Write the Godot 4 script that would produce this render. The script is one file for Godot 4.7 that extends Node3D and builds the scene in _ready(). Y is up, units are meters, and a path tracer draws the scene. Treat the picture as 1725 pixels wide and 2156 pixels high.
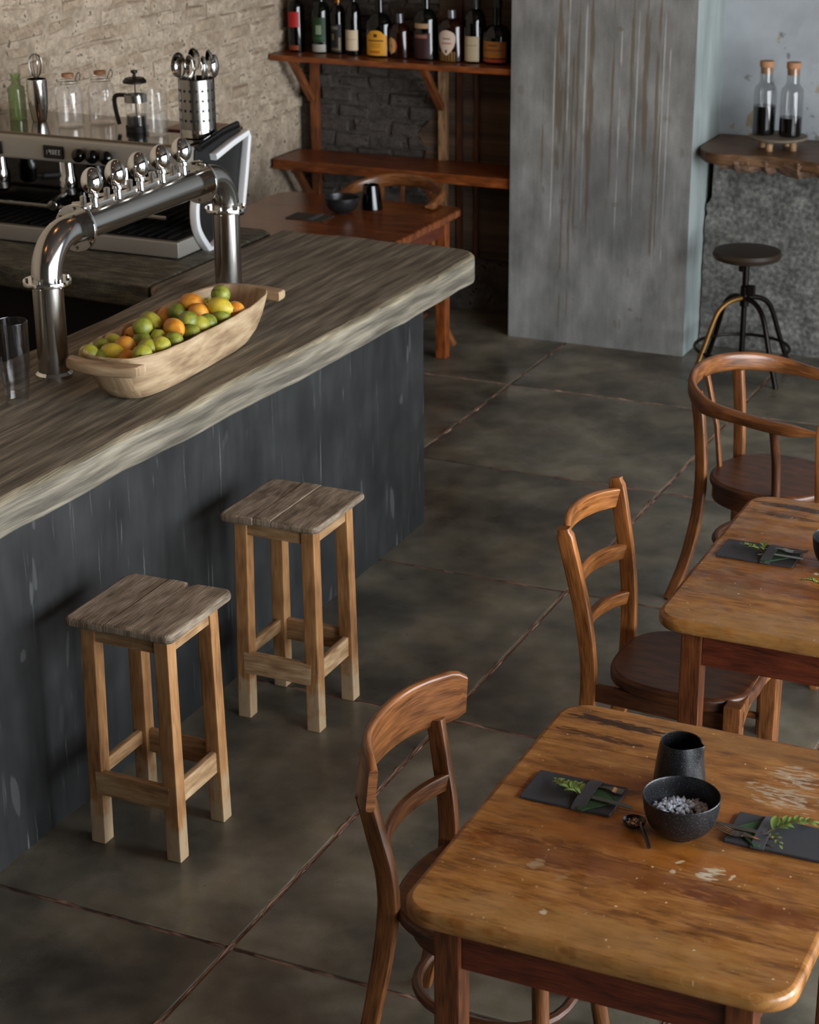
extends Node3D
# A dim cafe with a weathered timber bar, seen from a raised spot. Metres; x to the right of the bar, -z away along the bar.

const FLOOR_Z := [1.9, 0.82, -0.26, -1.34, -2.42, -3.541, -4.891, -5.955, -7.037, -8.124, -9.4]
const FLOOR_X := [-5.1, -4.353, -3.256, -2.160, -1.063, 0.034, 1.13, 2.23, 3.0]
var mats := {}
var taken := {}
var rng := RandomNumberGenerator.new()


func _ready() -> void:
	rng.seed = 20240
	camera_and_light()
	make_materials()
	build_room()
	build_bar()
	build_tables()
	build_chairs()
	build_stools()
	build_back_corner()
	build_wall_shelf()
	build_machine()
	build_machine_top()
	build_beer_tower()
	build_fruit()
	build_table_settings()
	build_pendants()


func camera_and_light() -> void:
	var cam := Camera3D.new()
	cam.name = "camera"
	var at := CameraAttributesPhysical.new()
	at.frustum_focal_length = 45.27
	at.exposure_aperture = 4.6
	at.frustum_focus_distance = 4.75
	at.frustum_near = 0.05
	at.frustum_far = 60.0
	cam.attributes = at
	cam.keep_aspect = Camera3D.KEEP_HEIGHT
	cam.transform = Transform3D(Basis(Vector3.UP, 0.43603579) * Basis(Vector3.RIGHT, -0.37553847) * Basis(Vector3.BACK, -0.00851152), Vector3(0, 2.8, 0))
	add_child(cam)
	cam.current = true
	var env := Environment.new()
	env.background_mode = Environment.BG_SKY
	var sky := Sky.new()
	var sm := ProceduralSkyMaterial.new()
	sm.sky_top_color = Color(0.62, 0.72, 0.84)
	sm.sky_horizon_color = Color(0.80, 0.85, 0.90)
	sm.ground_bottom_color = Color(0.30, 0.29, 0.27)
	sm.ground_horizon_color = Color(0.55, 0.56, 0.56)
	sky.sky_material = sm
	env.sky = sky
	env.background_energy_multiplier = SKY
	env.tonemap_mode = Environment.TONE_MAPPER_LINEAR
	env.tonemap_exposure = EXPOSURE
	env.sdfgi_enabled = true
	env.ssao_enabled = true
	env.ssil_enabled = true
	var we := WorldEnvironment.new()
	we.name = "world_environment"
	we.environment = env
	add_child(we)
	# daylight in the window openings of the right-hand wall
	for w in WINDOWS:
		daylight(Vector3(2.86, (w[1] + w[2]) / 2.0, (w[0] + w[3]) / 2.0), Vector2(w[0] - w[3], w[2] - w[1]), w[4])


const EXPOSURE := 3.4
const SKY := 1.0
# near edge z, sill, head, far edge z, energy
const WINDOWS := [[0.6, 0.06, 3.0, -1.0, 0.35], [-1.25, 0.06, 3.0, -3.25, 1.3], [-3.4, 0.06, 3.0, -5.4, 1.65], [-5.55, 0.06, 3.0, -7.5, 1.25]]


func daylight(p: Vector3, size: Vector2, energy: float) -> void:
	var l := AreaLight3D.new()
	l.name = unique("window_light", self)
	l.area_size = size
	l.area_normalize_energy = false
	l.light_energy = energy
	l.light_color = Color(0.965, 0.98, 1.0)
	l.area_range = 30.0
	l.shadow_enabled = true
	l.rotation.y = PI / 2.0
	l.position = p
	add_child(l)


# ------------------------------------------------------------------ naming
func unique(called: String, parent: Node) -> String:
	var key := str(parent.get_instance_id()) + called
	var n: int = taken.get(key, 0)
	taken[key] = n + 1
	return called if n == 0 else "%s_%03d" % [called, n]


func tag(o: Node, label: String, category: String, group := "", kind := "") -> Node:
	if label: o.set_meta("label", label)
	if category: o.set_meta("category", category)
	if group: o.set_meta("group", group)
	if kind: o.set_meta("kind", kind)
	return o


func thing(called: String, label: String, category: String, at: Vector3, turn := 0.0, group := "") -> Node3D:
	var o := Node3D.new()
	o.name = unique(called, self)
	add_child(o, true)
	o.position = at
	o.rotation.y = turn
	tag(o, label, category, group)
	return o


func again(src: Node3D, called: String, label: String, at: Vector3, turn := 0.0, group := "") -> Node3D:
	var o: Node3D = src.duplicate()
	o.name = unique(called, self)
	add_child(o, true)
	o.position = at
	o.rotation.y = turn
	o.set_meta("label", label)
	if group: o.set_meta("group", group)
	return o


func put(called: String, mb: MB, mat: Material, parent: Node, angle := 40.0) -> MeshInstance3D:
	var o := MeshInstance3D.new()
	o.name = unique(called, parent)
	o.mesh = mb.finish(angle)
	o.material_override = null
	o.mesh.surface_set_material(0, mat)
	parent.add_child(o, true)
	return o


func structure(called: String, mb: MB, mat: Material, parent: Node = self, angle := 40.0) -> MeshInstance3D:
	var o := put(called, mb, mat, parent, angle)
	if parent == self: o.set_meta("kind", "structure")
	return o


# ------------------------------------------------------------------ mesh building
class MB:
	var p := PackedVector3Array()
	var uv := PackedVector2Array()
	var g := Vector3.RIGHT      # direction of the grain
	var off := Vector2.ZERO
	var mark := 0

	func auto_uv(i: int) -> void:
		var a := p[i]
		var n := (p[i + 1] - a).cross(p[i + 2] - a)
		var s := Vector3.UP if absf(g.y) < 0.9 else Vector3.RIGHT
		s = (s - g * s.dot(g)).normalized()
		var t := g.cross(s)
		var ng := absf(n.dot(g)) * 0.8
		var ns := absf(n.dot(s))
		var nt := absf(n.dot(t))
		for k in 3:
			var q := p[i + k]
			var w: Vector2
			if ng > ns and ng > nt:
				w = Vector2(q.dot(s) * 0.3, q.dot(t))
			elif ns >= nt:
				w = Vector2(q.dot(g), q.dot(t))
			else:
				w = Vector2(q.dot(g), q.dot(s) + 0.37)
			uv[i + k] = w + off

	func begin() -> void:
		mark = p.size()

	# turns the primitive's faces outwards and fills in UVs where none were given
	func done(auto := true, outward := true) -> void:
		if outward:
			var c := Vector3.ZERO
			for i in range(mark, p.size()): c += p[i]
			c /= maxf(1.0, p.size() - mark)
			var vol := 0.0
			for i in range(mark, p.size(), 3): vol += (p[i] - c).dot((p[i + 1] - c).cross(p[i + 2] - c))
			if vol < 0.0: flip()
		if auto:
			for i in range(mark, p.size(), 3): auto_uv(i)

	func flip() -> void:
		for i in range(mark, p.size(), 3):
			var b := p[i + 1]
			p[i + 1] = p[i + 2]
			p[i + 2] = b
			var w := uv[i + 1]
			uv[i + 1] = uv[i + 2]
			uv[i + 2] = w

	func tri(a: Vector3, b: Vector3, c: Vector3, ua := Vector2.ZERO, ub := Vector2.ZERO, uc := Vector2.ZERO) -> void:
		if (b - a).cross(c - a).length_squared() < 1e-20: return
		p.append(a); p.append(b); p.append(c)
		uv.append(ua); uv.append(ub); uv.append(uc)

	func quad(a: Vector3, b: Vector3, c: Vector3, d: Vector3, ua := Vector2.ZERO, ub := Vector2.ZERO, uc := Vector2.ZERO, ud := Vector2.ZERO) -> void:
		tri(a, b, c, ua, ub, uc)
		tri(a, c, d, ua, uc, ud)

	func grid(rows: Array, uvs: Array = []) -> void:
		for i in rows.size() - 1:
			var r: PackedVector3Array = rows[i]
			var q: PackedVector3Array = rows[i + 1]
			for j in r.size() - 1:
				if uvs.is_empty():
					quad(r[j], r[j + 1], q[j + 1], q[j])
				else:
					quad(r[j], r[j + 1], q[j + 1], q[j], uvs[i][j], uvs[i][j + 1], uvs[i + 1][j + 1], uvs[i + 1][j])

	func box(c: Vector3, s: Vector3, r := 0.003, b := Basis(), taper := Vector2.ONE, shear := Vector2.ZERO) -> void:
		begin()
		var h := s / 2.0
		r = minf(r, minf(h.x, minf(h.y, h.z)) * 0.98)
		var inner := h - Vector3(r, r, r)
		for axis in 3:
			var a1 := (axis + 1) % 3
			var a2 := (axis + 2) % 3
			for sgn in [-1.0, 1.0]:
				var l1 := [-h[a1], -inner[a1], inner[a1], h[a1]]
				var l2 := [-h[a2], -inner[a2], inner[a2], h[a2]]
				var pts := []
				for u in l1:
					var row := PackedVector3Array()
					for v in l2:
						var q := Vector3.ZERO
						q[axis] = h[axis] * sgn
						q[a1] = u
						q[a2] = v
						var cl := Vector3(clampf(q.x, -inner.x, inner.x), clampf(q.y, -inner.y, inner.y), clampf(q.z, -inner.z, inner.z))
						q = cl + (q - cl).normalized() * r
						var t := (q.y + h.y) / s.y
						q.x = q.x * lerpf(1.0, taper.x, t) + shear.x * t
						q.z = q.z * lerpf(1.0, taper.y, t) + shear.y * t
						row.append(b * q + c)
					pts.append(row)
				for i in 3:
					for j in 3:
						if sgn > 0: quad(pts[i][j], pts[i + 1][j], pts[i + 1][j + 1], pts[i][j + 1])
						else: quad(pts[i][j], pts[i][j + 1], pts[i + 1][j + 1], pts[i + 1][j])
		done(true, false)

	# plain bevelled block, 28 triangles: for bricks and other cheap pieces; +front axis is z
	func block(c: Vector3, s: Vector3, r: float, b := Basis()) -> void:
		begin()
		var h := s / 2.0
		var back := [Vector3(-h.x, -h.y, -h.z), Vector3(h.x, -h.y, -h.z), Vector3(h.x, h.y, -h.z), Vector3(-h.x, h.y, -h.z)]
		var mid := []
		var top := []
		for v in back:
			mid.append(Vector3(v.x, v.y, h.z - r))
			top.append(Vector3(v.x - signf(v.x) * r, v.y - signf(v.y) * r, h.z))
		for k in 4:
			var n := (k + 1) % 4
			quad(b * back[k] + c, b * back[n] + c, b * mid[n] + c, b * mid[k] + c)
			quad(b * mid[k] + c, b * mid[n] + c, b * top[n] + c, b * top[k] + c)
		quad(b * top[0] + c, b * top[1] + c, b * top[2] + c, b * top[3] + c)
		done()

	static func circle(r: float, n: int) -> PackedVector2Array:
		var o := PackedVector2Array()
		for k in n: o.append(Vector2(cos(TAU * k / n), sin(TAU * k / n)) * r)
		return o

	static func rrect(w: float, h: float, r: float, n := 2) -> PackedVector2Array:
		var o := PackedVector2Array()
		for q in 4:
			var c := Vector2((w / 2 - r) * (1 if q in [0, 3] else -1), (h / 2 - r) * (1 if q < 2 else -1))
			for k in n + 1:
				var a := PI / 2 * (q + float(k) / n)
				o.append(c + Vector2(cos(a), sin(a)) * r)
		return o

	# sweeps a profile (x sideways, y along «up») along a path; scl holds a Vector2 per point
	func sweep(path: PackedVector3Array, prof: PackedVector2Array, up := Vector3.ZERO, scl: Array = [], closed := false, caps := true) -> void:
		begin()
		var n := path.size()
		var rings := []
		var uvs := []
		var along := 0.0
		var u := up
		var per := PackedFloat32Array([0.0])
		for k in prof.size(): per.append(per[k] + prof[k].distance_to(prof[(k + 1) % prof.size()]))
		var count := n + 1 if closed else n
		for ii in count:
			var i := ii % n
			var a := path[(i - 1 + n) % n] if (closed or i > 0) else path[i]
			var b := path[(i + 1) % n] if (closed or i < n - 1) else path[i]
			var t := (b - a).normalized()
			if up == Vector3.ZERO:
				if ii == 0:
					u = Vector3.UP if absf(t.y) < 0.9 else Vector3.RIGHT
				u = (u - t * u.dot(t)).normalized()
			else:
				u = (up - t * up.dot(t)).normalized()
			var side := u.cross(t)
			var s: Vector2 = scl[i] if i < scl.size() else Vector2.ONE
			if ii > 0: along += path[i].distance_to(path[(i - 1 + n) % n])
			var ring := PackedVector3Array()
			var ur := PackedVector2Array()
			for k in prof.size() + 1:
				var q := prof[k % prof.size()]
				ring.append(path[i] + side * q.x * s.x + u * q.y * s.y)
				ur.append(Vector2(along, per[k]) + off)
			rings.append(ring)
			uvs.append(ur)
		grid(rings, uvs)
		if caps and not closed:
			for e in [0, n - 1]:
				var ring: PackedVector3Array = rings[e]
				var c := Vector3.ZERO
				for k in prof.size(): c += ring[k]
				c /= prof.size()
				for k in prof.size():
					if e == 0: tri(c, ring[k + 1], ring[k], off, off + prof[(k + 1) % prof.size()], off + prof[k])
					else: tri(c, ring[k], ring[k + 1], off, off + prof[k], off + prof[(k + 1) % prof.size()])
		done(false)

	# profile of (radius, height); closed shells and open shells alike
	func lathe(prof: PackedVector2Array, n := 24, xf := Transform3D(), a0 := 0.0, a1 := TAU, outward := true) -> void:
		begin()
		var rows := []
		var uvs := []
		var along := 0.0
		for i in prof.size():
			if i > 0: along += prof[i].distance_to(prof[i - 1])
			var row := PackedVector3Array()
			var ur := PackedVector2Array()
			for k in n + 1:
				var a := a0 + (a1 - a0) * k / n
				row.append(xf * Vector3(prof[i].x * cos(a), prof[i].y, prof[i].x * sin(a)))
				ur.append(Vector2(float(k) / n * 0.4, along) + off)
			rows.append(row)
			uvs.append(ur)
		grid(rows, uvs)
		done(false, outward)

	func ball(c: Vector3, r: Vector3, n := 16, b := Basis()) -> void:
		var prof := PackedVector2Array()
		for k in n / 2 + 1:
			var a := PI * k / (n / 2) - PI / 2
			prof.append(Vector2(maxf(cos(a), 0.0), sin(a)))
		lathe(prof, n, Transform3D(b.scaled_local(r), c))

	static func inset(poly: PackedVector2Array, d: PackedFloat32Array) -> PackedVector2Array:
		var o := PackedVector2Array()
		var n := poly.size()
		for i in n:
			var a := poly[(i - 1 + n) % n]
			var b := poly[i]
			var c := poly[(i + 1) % n]
			var e1 := (b - a).normalized()
			var e2 := (c - b).normalized()
			var n1 := Vector2(-e1.y, e1.x)
			var n2 := Vector2(-e2.y, e2.x)
			var d1 := d[(i - 1 + n) % n]
			var d2 := d[i]
			var cr := e1.cross(e2)
			if absf(cr) < 0.05:
				o.append(b + (n1 + n2).normalized() * (d1 + d2) / 2.0)
			else:
				var s := (n2 * d2 - n1 * d1).cross(e2) / cr
				o.append(b + n1 * d1 + e1 * s)
		return o

	# a plate: outline in (x, z), rounded top and bottom edges; tops / bots give the radius of each edge
	func plate(poly: PackedVector2Array, y0: float, y1: float, top: Variant, bot: Variant, steps := 3, planar := Vector2.ZERO, xf := Transform3D()) -> void:
		begin()
		var area := 0.0
		for i in poly.size(): area += poly[i].cross(poly[(i + 1) % poly.size()])
		if area < 0.0: poly.reverse()
		var n := poly.size()
		var rt := PackedFloat32Array()
		var rb := PackedFloat32Array()
		for i in n:
			var m := (poly[i] + poly[(i + 1) % n]) / 2.0
			rt.append(top.call(m) if top is Callable else top)
			rb.append(bot.call(m) if bot is Callable else bot)
		var rings := []
		for s in 2:
			for k in steps + 1:
				var a := PI / 2 * k / steps
				var d := PackedFloat32Array()
				var hs := PackedFloat32Array()
				for i in n:
					var r := rb[i] if s == 0 else rt[i]
					d.append(r * (1.0 - (sin(a) if s == 0 else cos(a))))
				var ring := inset(poly, d)
				var row := PackedVector3Array()
				for i in n + 1:
					var j := i % n
					var r := (rb[j] + rb[(j - 1 + n) % n]) / 2.0 if s == 0 else (rt[j] + rt[(j - 1 + n) % n]) / 2.0
					var y := y0 + r * (1.0 - cos(a)) if s == 0 else y1 - r * (1.0 - sin(a))
					row.append(Vector3(ring[j].x, y, ring[j].y))
				rings.append(row)
		grid(rings)
		for e in [0, rings.size() - 1]:
			var row: PackedVector3Array = rings[e]
			var flat := PackedVector2Array()
			for i in n: flat.append(Vector2(row[i].x, row[i].z))
			var idx := Geometry2D.triangulate_polygon(flat)
			for k in range(0, idx.size(), 3):
				var a := row[idx[k]]
				var b := row[idx[k + 1]]
				var c := row[idx[k + 2]]
				var up := (b - a).cross(c - a).y > 0.0
				if up == (e != 0): tri(a, b, c)
				else: tri(a, c, b)
		done(planar == Vector2.ZERO)
		if planar != Vector2.ZERO:
			for i in range(mark, p.size()): uv[i] = Vector2((p[i].x + (p[i].y - y1) * 0.3) * planar.x, (p[i].z + (p[i].y - y1) * 0.7) * planar.y) + off
		if xf != Transform3D():
			for i in range(mark, p.size()): p[i] = xf * p[i]

	# takes the triangles that face upwards more than «least» out into a mesh of their own
	func take_top(least: float) -> MB:
		var o: MB = MB.new()
		var kp := PackedVector3Array()
		var ku := PackedVector2Array()
		for i in range(0, p.size(), 3):
			var n := (p[i + 1] - p[i]).cross(p[i + 2] - p[i]).normalized()
			for k in 3:
				if n.y > least:
					o.p.append(p[i + k])
					o.uv.append(uv[i + k])
				else:
					kp.append(p[i + k])
					ku.append(uv[i + k])
		p = kp
		uv = ku
		return o

	func warp(f: Callable, from := 0) -> void:
		for i in range(from, p.size()): p[i] = f.call(p[i])

	func finish(angle := 40.0) -> ArrayMesh:
		var nf := p.size() / 3
		var fn := PackedVector3Array()
		var fu := PackedVector3Array()
		var ids := PackedInt32Array()
		var head := PackedInt32Array()
		var next := PackedInt32Array()
		var seen := {}
		fn.resize(nf)
		fu.resize(nf)
		ids.resize(p.size())
		next.resize(p.size())
		for f in nf:
			var a := p[f * 3]
			var c := (p[f * 3 + 1] - a).cross(p[f * 3 + 2] - a)
			fn[f] = c
			fu[f] = c.normalized()
			for k in 3:
				var i := f * 3 + k
				var key := Vector3i((p[i] * 20000.0).round())
				var id: int = seen.get(key, -1)
				if id < 0:
					id = head.size()
					seen[key] = id
					head.append(-1)
				ids[i] = id
				next[i] = head[id]
				head[id] = i
		var least := cos(deg_to_rad(angle))
		var vs := PackedVector3Array()
		var ns := PackedVector3Array()
		var us := PackedVector2Array()
		vs.resize(p.size())
		ns.resize(p.size())
		us.resize(p.size())
		for f in nf:
			for k in 3:
				var i := f * 3 + k
				var sum := Vector3.ZERO
				var j := head[ids[i]]
				var mine := fu[f]
				while j >= 0:
					var of := j / 3
					if mine.dot(fu[of]) > least: sum += fn[of]
					j = next[j]
				var o = f * 3 + [0, 2, 1][k]
				vs[o] = p[i]
				ns[o] = sum.normalized() if sum.length_squared() > 1e-30 else mine
				us[o] = uv[i]
		var arr := []
		arr.resize(Mesh.ARRAY_MAX)
		arr[Mesh.ARRAY_VERTEX] = vs
		arr[Mesh.ARRAY_NORMAL] = ns
		arr[Mesh.ARRAY_TEX_UV] = us
		var m := ArrayMesh.new()
		m.add_surface_from_arrays(Mesh.PRIMITIVE_TRIANGLES, arr)
		return m


func mb(grain := Vector3.RIGHT) -> MB:
	var b := MB.new()
	b.g = grain.normalized()
	b.off = Vector2(rng.randf() * 3.0, rng.randf() * 3.0)
	return b


static func pv(list: Array) -> PackedVector3Array:
	var o := PackedVector3Array()
	for v in list: o.append(v if v is Vector3 else Vector3(v[0], v[1], v[2]))
	return o


# Catmull-Rom through the points
static func curve(pts: Array, per := 6) -> PackedVector3Array:
	var o := PackedVector3Array()
	var n := pts.size()
	for i in n - 1:
		var a: Vector3 = pts[maxi(i - 1, 0)]
		var b: Vector3 = pts[i]
		var c: Vector3 = pts[i + 1]
		var d: Vector3 = pts[mini(i + 2, n - 1)]
		for k in per: o.append(b.cubic_interpolate(c, a, d, float(k) / per))
	o.append(pts[n - 1])
	return o


# outline of a rectangle with rounded corners
static func round_rect(w: float, d: float, r: float, n := 6) -> PackedVector2Array:
	return MB.rrect(w, d, r, n)


static func superellipse(a: float, b: float, e: float, n: int) -> PackedVector2Array:
	var o := PackedVector2Array()
	for k in n:
		var t := TAU * k / n
		o.append(Vector2(a * signf(cos(t)) * pow(absf(cos(t)), 2.0 / e), b * signf(sin(t)) * pow(absf(sin(t)), 2.0 / e)))
	return o


# ------------------------------------------------------------------ textures
func nz(s: int, freq: float, w: int, h: int, sx := 1, sy := 1, oct := 4, kind := FastNoiseLite.TYPE_SIMPLEX_SMOOTH) -> PackedByteArray:
	var n := FastNoiseLite.new()
	n.seed = s
	n.noise_type = kind
	n.frequency = freq
	n.fractal_octaves = oct
	n.fractal_gain = 0.55
	var im := n.get_seamless_image(maxi(8, w / sx), maxi(8, h / sy))
	if sx > 1 or sy > 1: im.resize(w, h, Image.INTERPOLATE_CUBIC)
	im.convert(Image.FORMAT_L8)
	return im.get_data()


func tex(w: int, h: int, data: PackedByteArray, fmt := Image.FORMAT_RGB8) -> ImageTexture:
	return ImageTexture.create_from_image(Image.create_from_data(w, h, false, fmt, data))


# wood with the grain along u; c holds dark, mid and light colours
func wood_image(s: int, w: int, h: int, c: Array, fine := 1.0, blotch := 1.0) -> PackedByteArray:
	var a := nz(s, 0.30, w, h, 24, 1, 4)
	var b := nz(s + 1, 0.07, w, h, 16, 1, 4)
	var d := nz(s + 2, 0.018, w, h, 4, 1, 4)
	var o := PackedByteArray()
	o.resize(w * h * 3)
	var k0: Color = c[0]
	var k1: Color = c[1]
	var k2: Color = c[2]
	for i in w * h:
		var t := 0.5 + (a[i] - 128) * 0.0024 * fine + (b[i] - 128) * 0.0013 * fine + (d[i] - 128) * 0.0026 * blotch
		var e: Color
		if t < 0.5: e = k0.lerp(k1, clampf(t * 2.0, 0.0, 1.0))
		else: e = k1.lerp(k2, clampf(t * 2.0 - 1.0, 0.0, 1.0))
		o[i * 3] = int(e.r * 255.0)
		o[i * 3 + 1] = int(e.g * 255.0)
		o[i * 3 + 2] = int(e.b * 255.0)
	return o


# blends a ragged patch of colour into an image: centre and half sizes in pixels
func smear(o: PackedByteArray, w: int, h: int, cx: float, cy: float, rx: float, ry: float, ang: float, col: Color, amount: float, n: PackedByteArray, ragged := 1.0) -> void:
	var ca := cos(ang)
	var sa := sin(ang)
	var hx := int(absf(rx * ca) + absf(ry * sa)) + 2
	var hy := int(absf(rx * sa) + absf(ry * ca)) + 2
	for y in range(maxi(0, int(cy) - hy), mini(h, int(cy) + hy + 1)):
		for x in range(maxi(0, int(cx) - hx), mini(w, int(cx) + hx + 1)):
			var dx := (x - cx) * ca + (y - cy) * sa
			var dy := -(x - cx) * sa + (y - cy) * ca
			var d := dx * dx / (rx * rx) + dy * dy / (ry * ry)
			if d > 1.0: continue
			var i := y * w + x
			var f := (1.0 - d) * 2.2 + (n[i] - 150) / 60.0 * ragged
			f = clampf(f, 0.0, 1.0) * amount
			if f <= 0.0: continue
			o[i * 3] = int(lerpf(o[i * 3], col.r * 255.0, f))
			o[i * 3 + 1] = int(lerpf(o[i * 3 + 1], col.g * 255.0, f))
			o[i * 3 + 2] = int(lerpf(o[i * 3 + 2], col.b * 255.0, f))


func std(col: Color, rough := 0.6, metal := 0.0) -> StandardMaterial3D:
	var m := StandardMaterial3D.new()
	m.albedo_color = col
	m.roughness = rough
	m.metallic = metal
	return m


func textured(t: Texture2D, rough: float, scale := Vector2.ONE, tint := Color.WHITE, bump: Texture2D = null, depth := 0.1) -> StandardMaterial3D:
	var m := std(tint, rough)
	m.albedo_texture = t
	m.uv1_scale = Vector3(scale.x, scale.y, 1)
	if bump:
		m.heightmap_enabled = true
		m.heightmap_texture = bump
		m.heightmap_scale = depth
	return m


func glass(col: Color, a := 0.12) -> StandardMaterial3D:
	var m := std(Color(col.r, col.g, col.b, a), 0.03)
	m.transparency = BaseMaterial3D.TRANSPARENCY_ALPHA
	return m


func make_materials() -> void:
	# --- general wood, one fine texture tinted for chairs, legs and aprons
	var grain := tex(512, 512, wood_image(11, 512, 512, [Color(0.34, 0.30, 0.27), Color(0.72, 0.68, 0.64), Color(0.98, 0.95, 0.90)], 1.0, 0.8))
	var grain_h := tex(512, 512, nz(31, 0.24, 512, 512, 32, 1, 3), Image.FORMAT_L8)
	mats.chair = textured(grain, 0.32, Vector2(2, 2), Color(0.62, 0.41, 0.24), grain_h, 0.02)
	mats.chair_pale = textured(grain, 0.33, Vector2(2, 2), Color(0.76, 0.505, 0.275), grain_h, 0.02)
	mats.chair_dark = textured(grain, 0.38, Vector2(2, 2), Color(0.42, 0.255, 0.15), grain_h, 0.02)
	mats.table_leg = textured(grain, 0.36, Vector2(2, 2), Color(0.50, 0.295, 0.165), grain_h, 0.02)
	mats.apron = textured(grain, 0.42, Vector2(2, 2), Color(0.46, 0.215, 0.125), grain_h, 0.02)
	mats.shelf = textured(grain, 0.36, Vector2(2, 2), Color(0.64, 0.36, 0.17), grain_h, 0.02)
	mats.shelf_post = textured(grain, 0.5, Vector2(2, 2), Color(0.60, 0.36, 0.20), grain_h, 0.02)
	mats.pale_post = textured(grain, 0.6, Vector2(2, 2), Color(0.80, 0.66, 0.50), grain_h, 0.02)
	mats.back_table = textured(grain, 0.22, Vector2(1.5, 1.5), Color(0.62, 0.36, 0.19), grain_h, 0.01)
	mats.live_edge = textured(grain, 0.5, Vector2(2, 2), Color(0.52, 0.40, 0.28), grain_h, 0.08)
	mats.bark = textured(grain, 0.8, Vector2(6, 6), Color(0.66, 0.54, 0.45), grain_h, 0.3)
	mats.trough = textured(tex(512, 512, wood_image(51, 512, 512, [Color(0.44, 0.35, 0.25), Color(0.64, 0.545, 0.42), Color(0.76, 0.675, 0.55)], 0.45, 1.2)), 0.62, Vector2(2, 2), Color(1, 1, 1), grain_h, 0.03)
	mats.cork = std(Color(0.62, 0.45, 0.31), 0.8)

	# --- the two dining table tops: orange pine, worn, stained, flecked with paint
	for v in 2:
		var w := 1024
		var h := 1024
		var o := wood_image(70 + v * 5, w, h, [Color(0.29, 0.17, 0.075), Color(0.56, 0.368, 0.175), Color(0.70, 0.515, 0.295)], 0.8, 0.9)
		var rag := nz(90 + v, 0.09, w, h, 6, 1, 3)
		var rnd := RandomNumberGenerator.new()
		rnd.seed = 5 + v
		# redder and darker plank zones, then the greyer front and far edges that hands have worn
		smear(o, w, h, 380, 700, 460, 62, 0.03, Color(0.36, 0.17, 0.07), 0.5, rag, 0.7)
		smear(o, w, h, 850, 730, 260, 40, 0.05, Color(0.33, 0.14, 0.05), 0.5, rag, 0.7)
		smear(o, w, h, 420, 420, 420, 150, 0.0, Color(0.56, 0.30, 0.08), 0.4, rag, 0.6)
		smear(o, w, h, 520, 600, 420, 60, 0.02, Color(0.62, 0.34, 0.09), 0.45, rag, 0.6)
		smear(o, w, h, 500, 960, 600, 95, 0.0, Color(0.58, 0.44, 0.25), 0.55, rag, 0.8)
		smear(o, w, h, 600, 60, 520, 60, 0.0, Color(0.50, 0.36, 0.20), 0.5, rag, 0.9)
		smear(o, w, h, 200, 80, 190, 22, 0.05, Color(0.10, 0.05, 0.025), 0.75, rag, 0.9)
		smear(o, w, h, 180, 160, 170, 16, 0.05, Color(0.13, 0.06, 0.03), 0.6, rag, 1.0)
		for k in 12:
			smear(o, w, h, rnd.randf() * w, rnd.randf() * h, rnd.randf_range(60, 200), rnd.randf_range(4, 10), rnd.randf_range(-0.03, 0.03), Color(0.20, 0.10, 0.05), rnd.randf_range(0.15, 0.4), rag, 1.0)
		if v == 0:
			# bare grey-white scuffs
			smear(o, w, h, 765, 160, 85, 52, 0.15, Color(0.66, 0.61, 0.53), 0.85, rag, 2.4)
			smear(o, w, h, 752, 250, 120, 34, 0.1, Color(0.66, 0.61, 0.53), 0.85, rag, 2.4)
			smear(o, w, h, 770, 292, 96, 26, 0.1, Color(0.68, 0.63, 0.55), 0.8, rag, 2.4)
			smear(o, w, h, 820, 236, 70, 22, 0.1, Color(0.62, 0.56, 0.47), 0.6, rag, 2.4)
			smear(o, w, h, 257, 751, 26, 20, -0.9, Color(0.62, 0.54, 0.43), 0.75, rag, 1.4)
			smear(o, w, h, 342, 778, 24, 12, -0.9, Color(0.58, 0.48, 0.35), 0.65, rag, 1.4)
			smear(o, w, h, 694, 634, 34, 34, -0.1, Color(0.74, 0.69, 0.59), 0.95, rag, 1.6)
			smear(o, w, h, 672, 655, 20, 16, 0.4, Color(0.74, 0.69, 0.59), 0.9, rag, 1.0)
			smear(o, w, h, 746, 634, 14, 7, -1.2, Color(0.76, 0.70, 0.59), 0.9, rag, 0.8)
			smear(o, w, h, 600, 620, 16, 6, -0.8, Color(0.74, 0.67, 0.55), 0.9, rag, 0.8)
			smear(o, w, h, 596, 662, 10, 9, 0.2, Color(0.74, 0.67, 0.56), 0.9, rag, 0.8)
			smear(o, w, h, 355, 916, 13, 12, 0.5, Color(0.74, 0.68, 0.58), 0.9, rag, 0.8)
		else:
			smear(o, w, h, 420, 560, 12, 9, 0.5, Color(0.80, 0.76, 0.68), 0.95, rag, 0.4)
			smear(o, w, h, 170, 760, 120, 60, 0.0, Color(0.40, 0.30, 0.18), 0.5, rag, 1.0)
		for k in 260:
			var s := rnd.randf()
			smear(o, w, h, rnd.randf() * w, rnd.randf() * h, 1.2 + 4.0 * s * s * s, 1.0 + 2.6 * s * s * s, rnd.randf() * 3.0, Color(0.82, 0.72, 0.58), rnd.randf_range(0.35, 0.95), rag, 0.2)
		for k in 70:
			smear(o, w, h, rnd.randf() * w, rnd.randf() * h, rnd.randf_range(10, 46), 1.2, rnd.randf_range(-0.9, 0.9), Color(0.76, 0.60, 0.40), rnd.randf_range(0.15, 0.45), rag, 1.0)
		var m := textured(tex(w, h, o), 0.37, Vector2.ONE, Color.WHITE, grain_h, 0.015)
		m.roughness_texture = tex(256, 256, nz(140 + v, 0.03, 256, 256), Image.FORMAT_L8)
		m.roughness = 0.72
		m.texture_repeat = true
		mats["table_top_%d" % v] = m

	# --- bar counter: grey weathered timber, grain along the bar
	var cw := 1024
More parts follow.
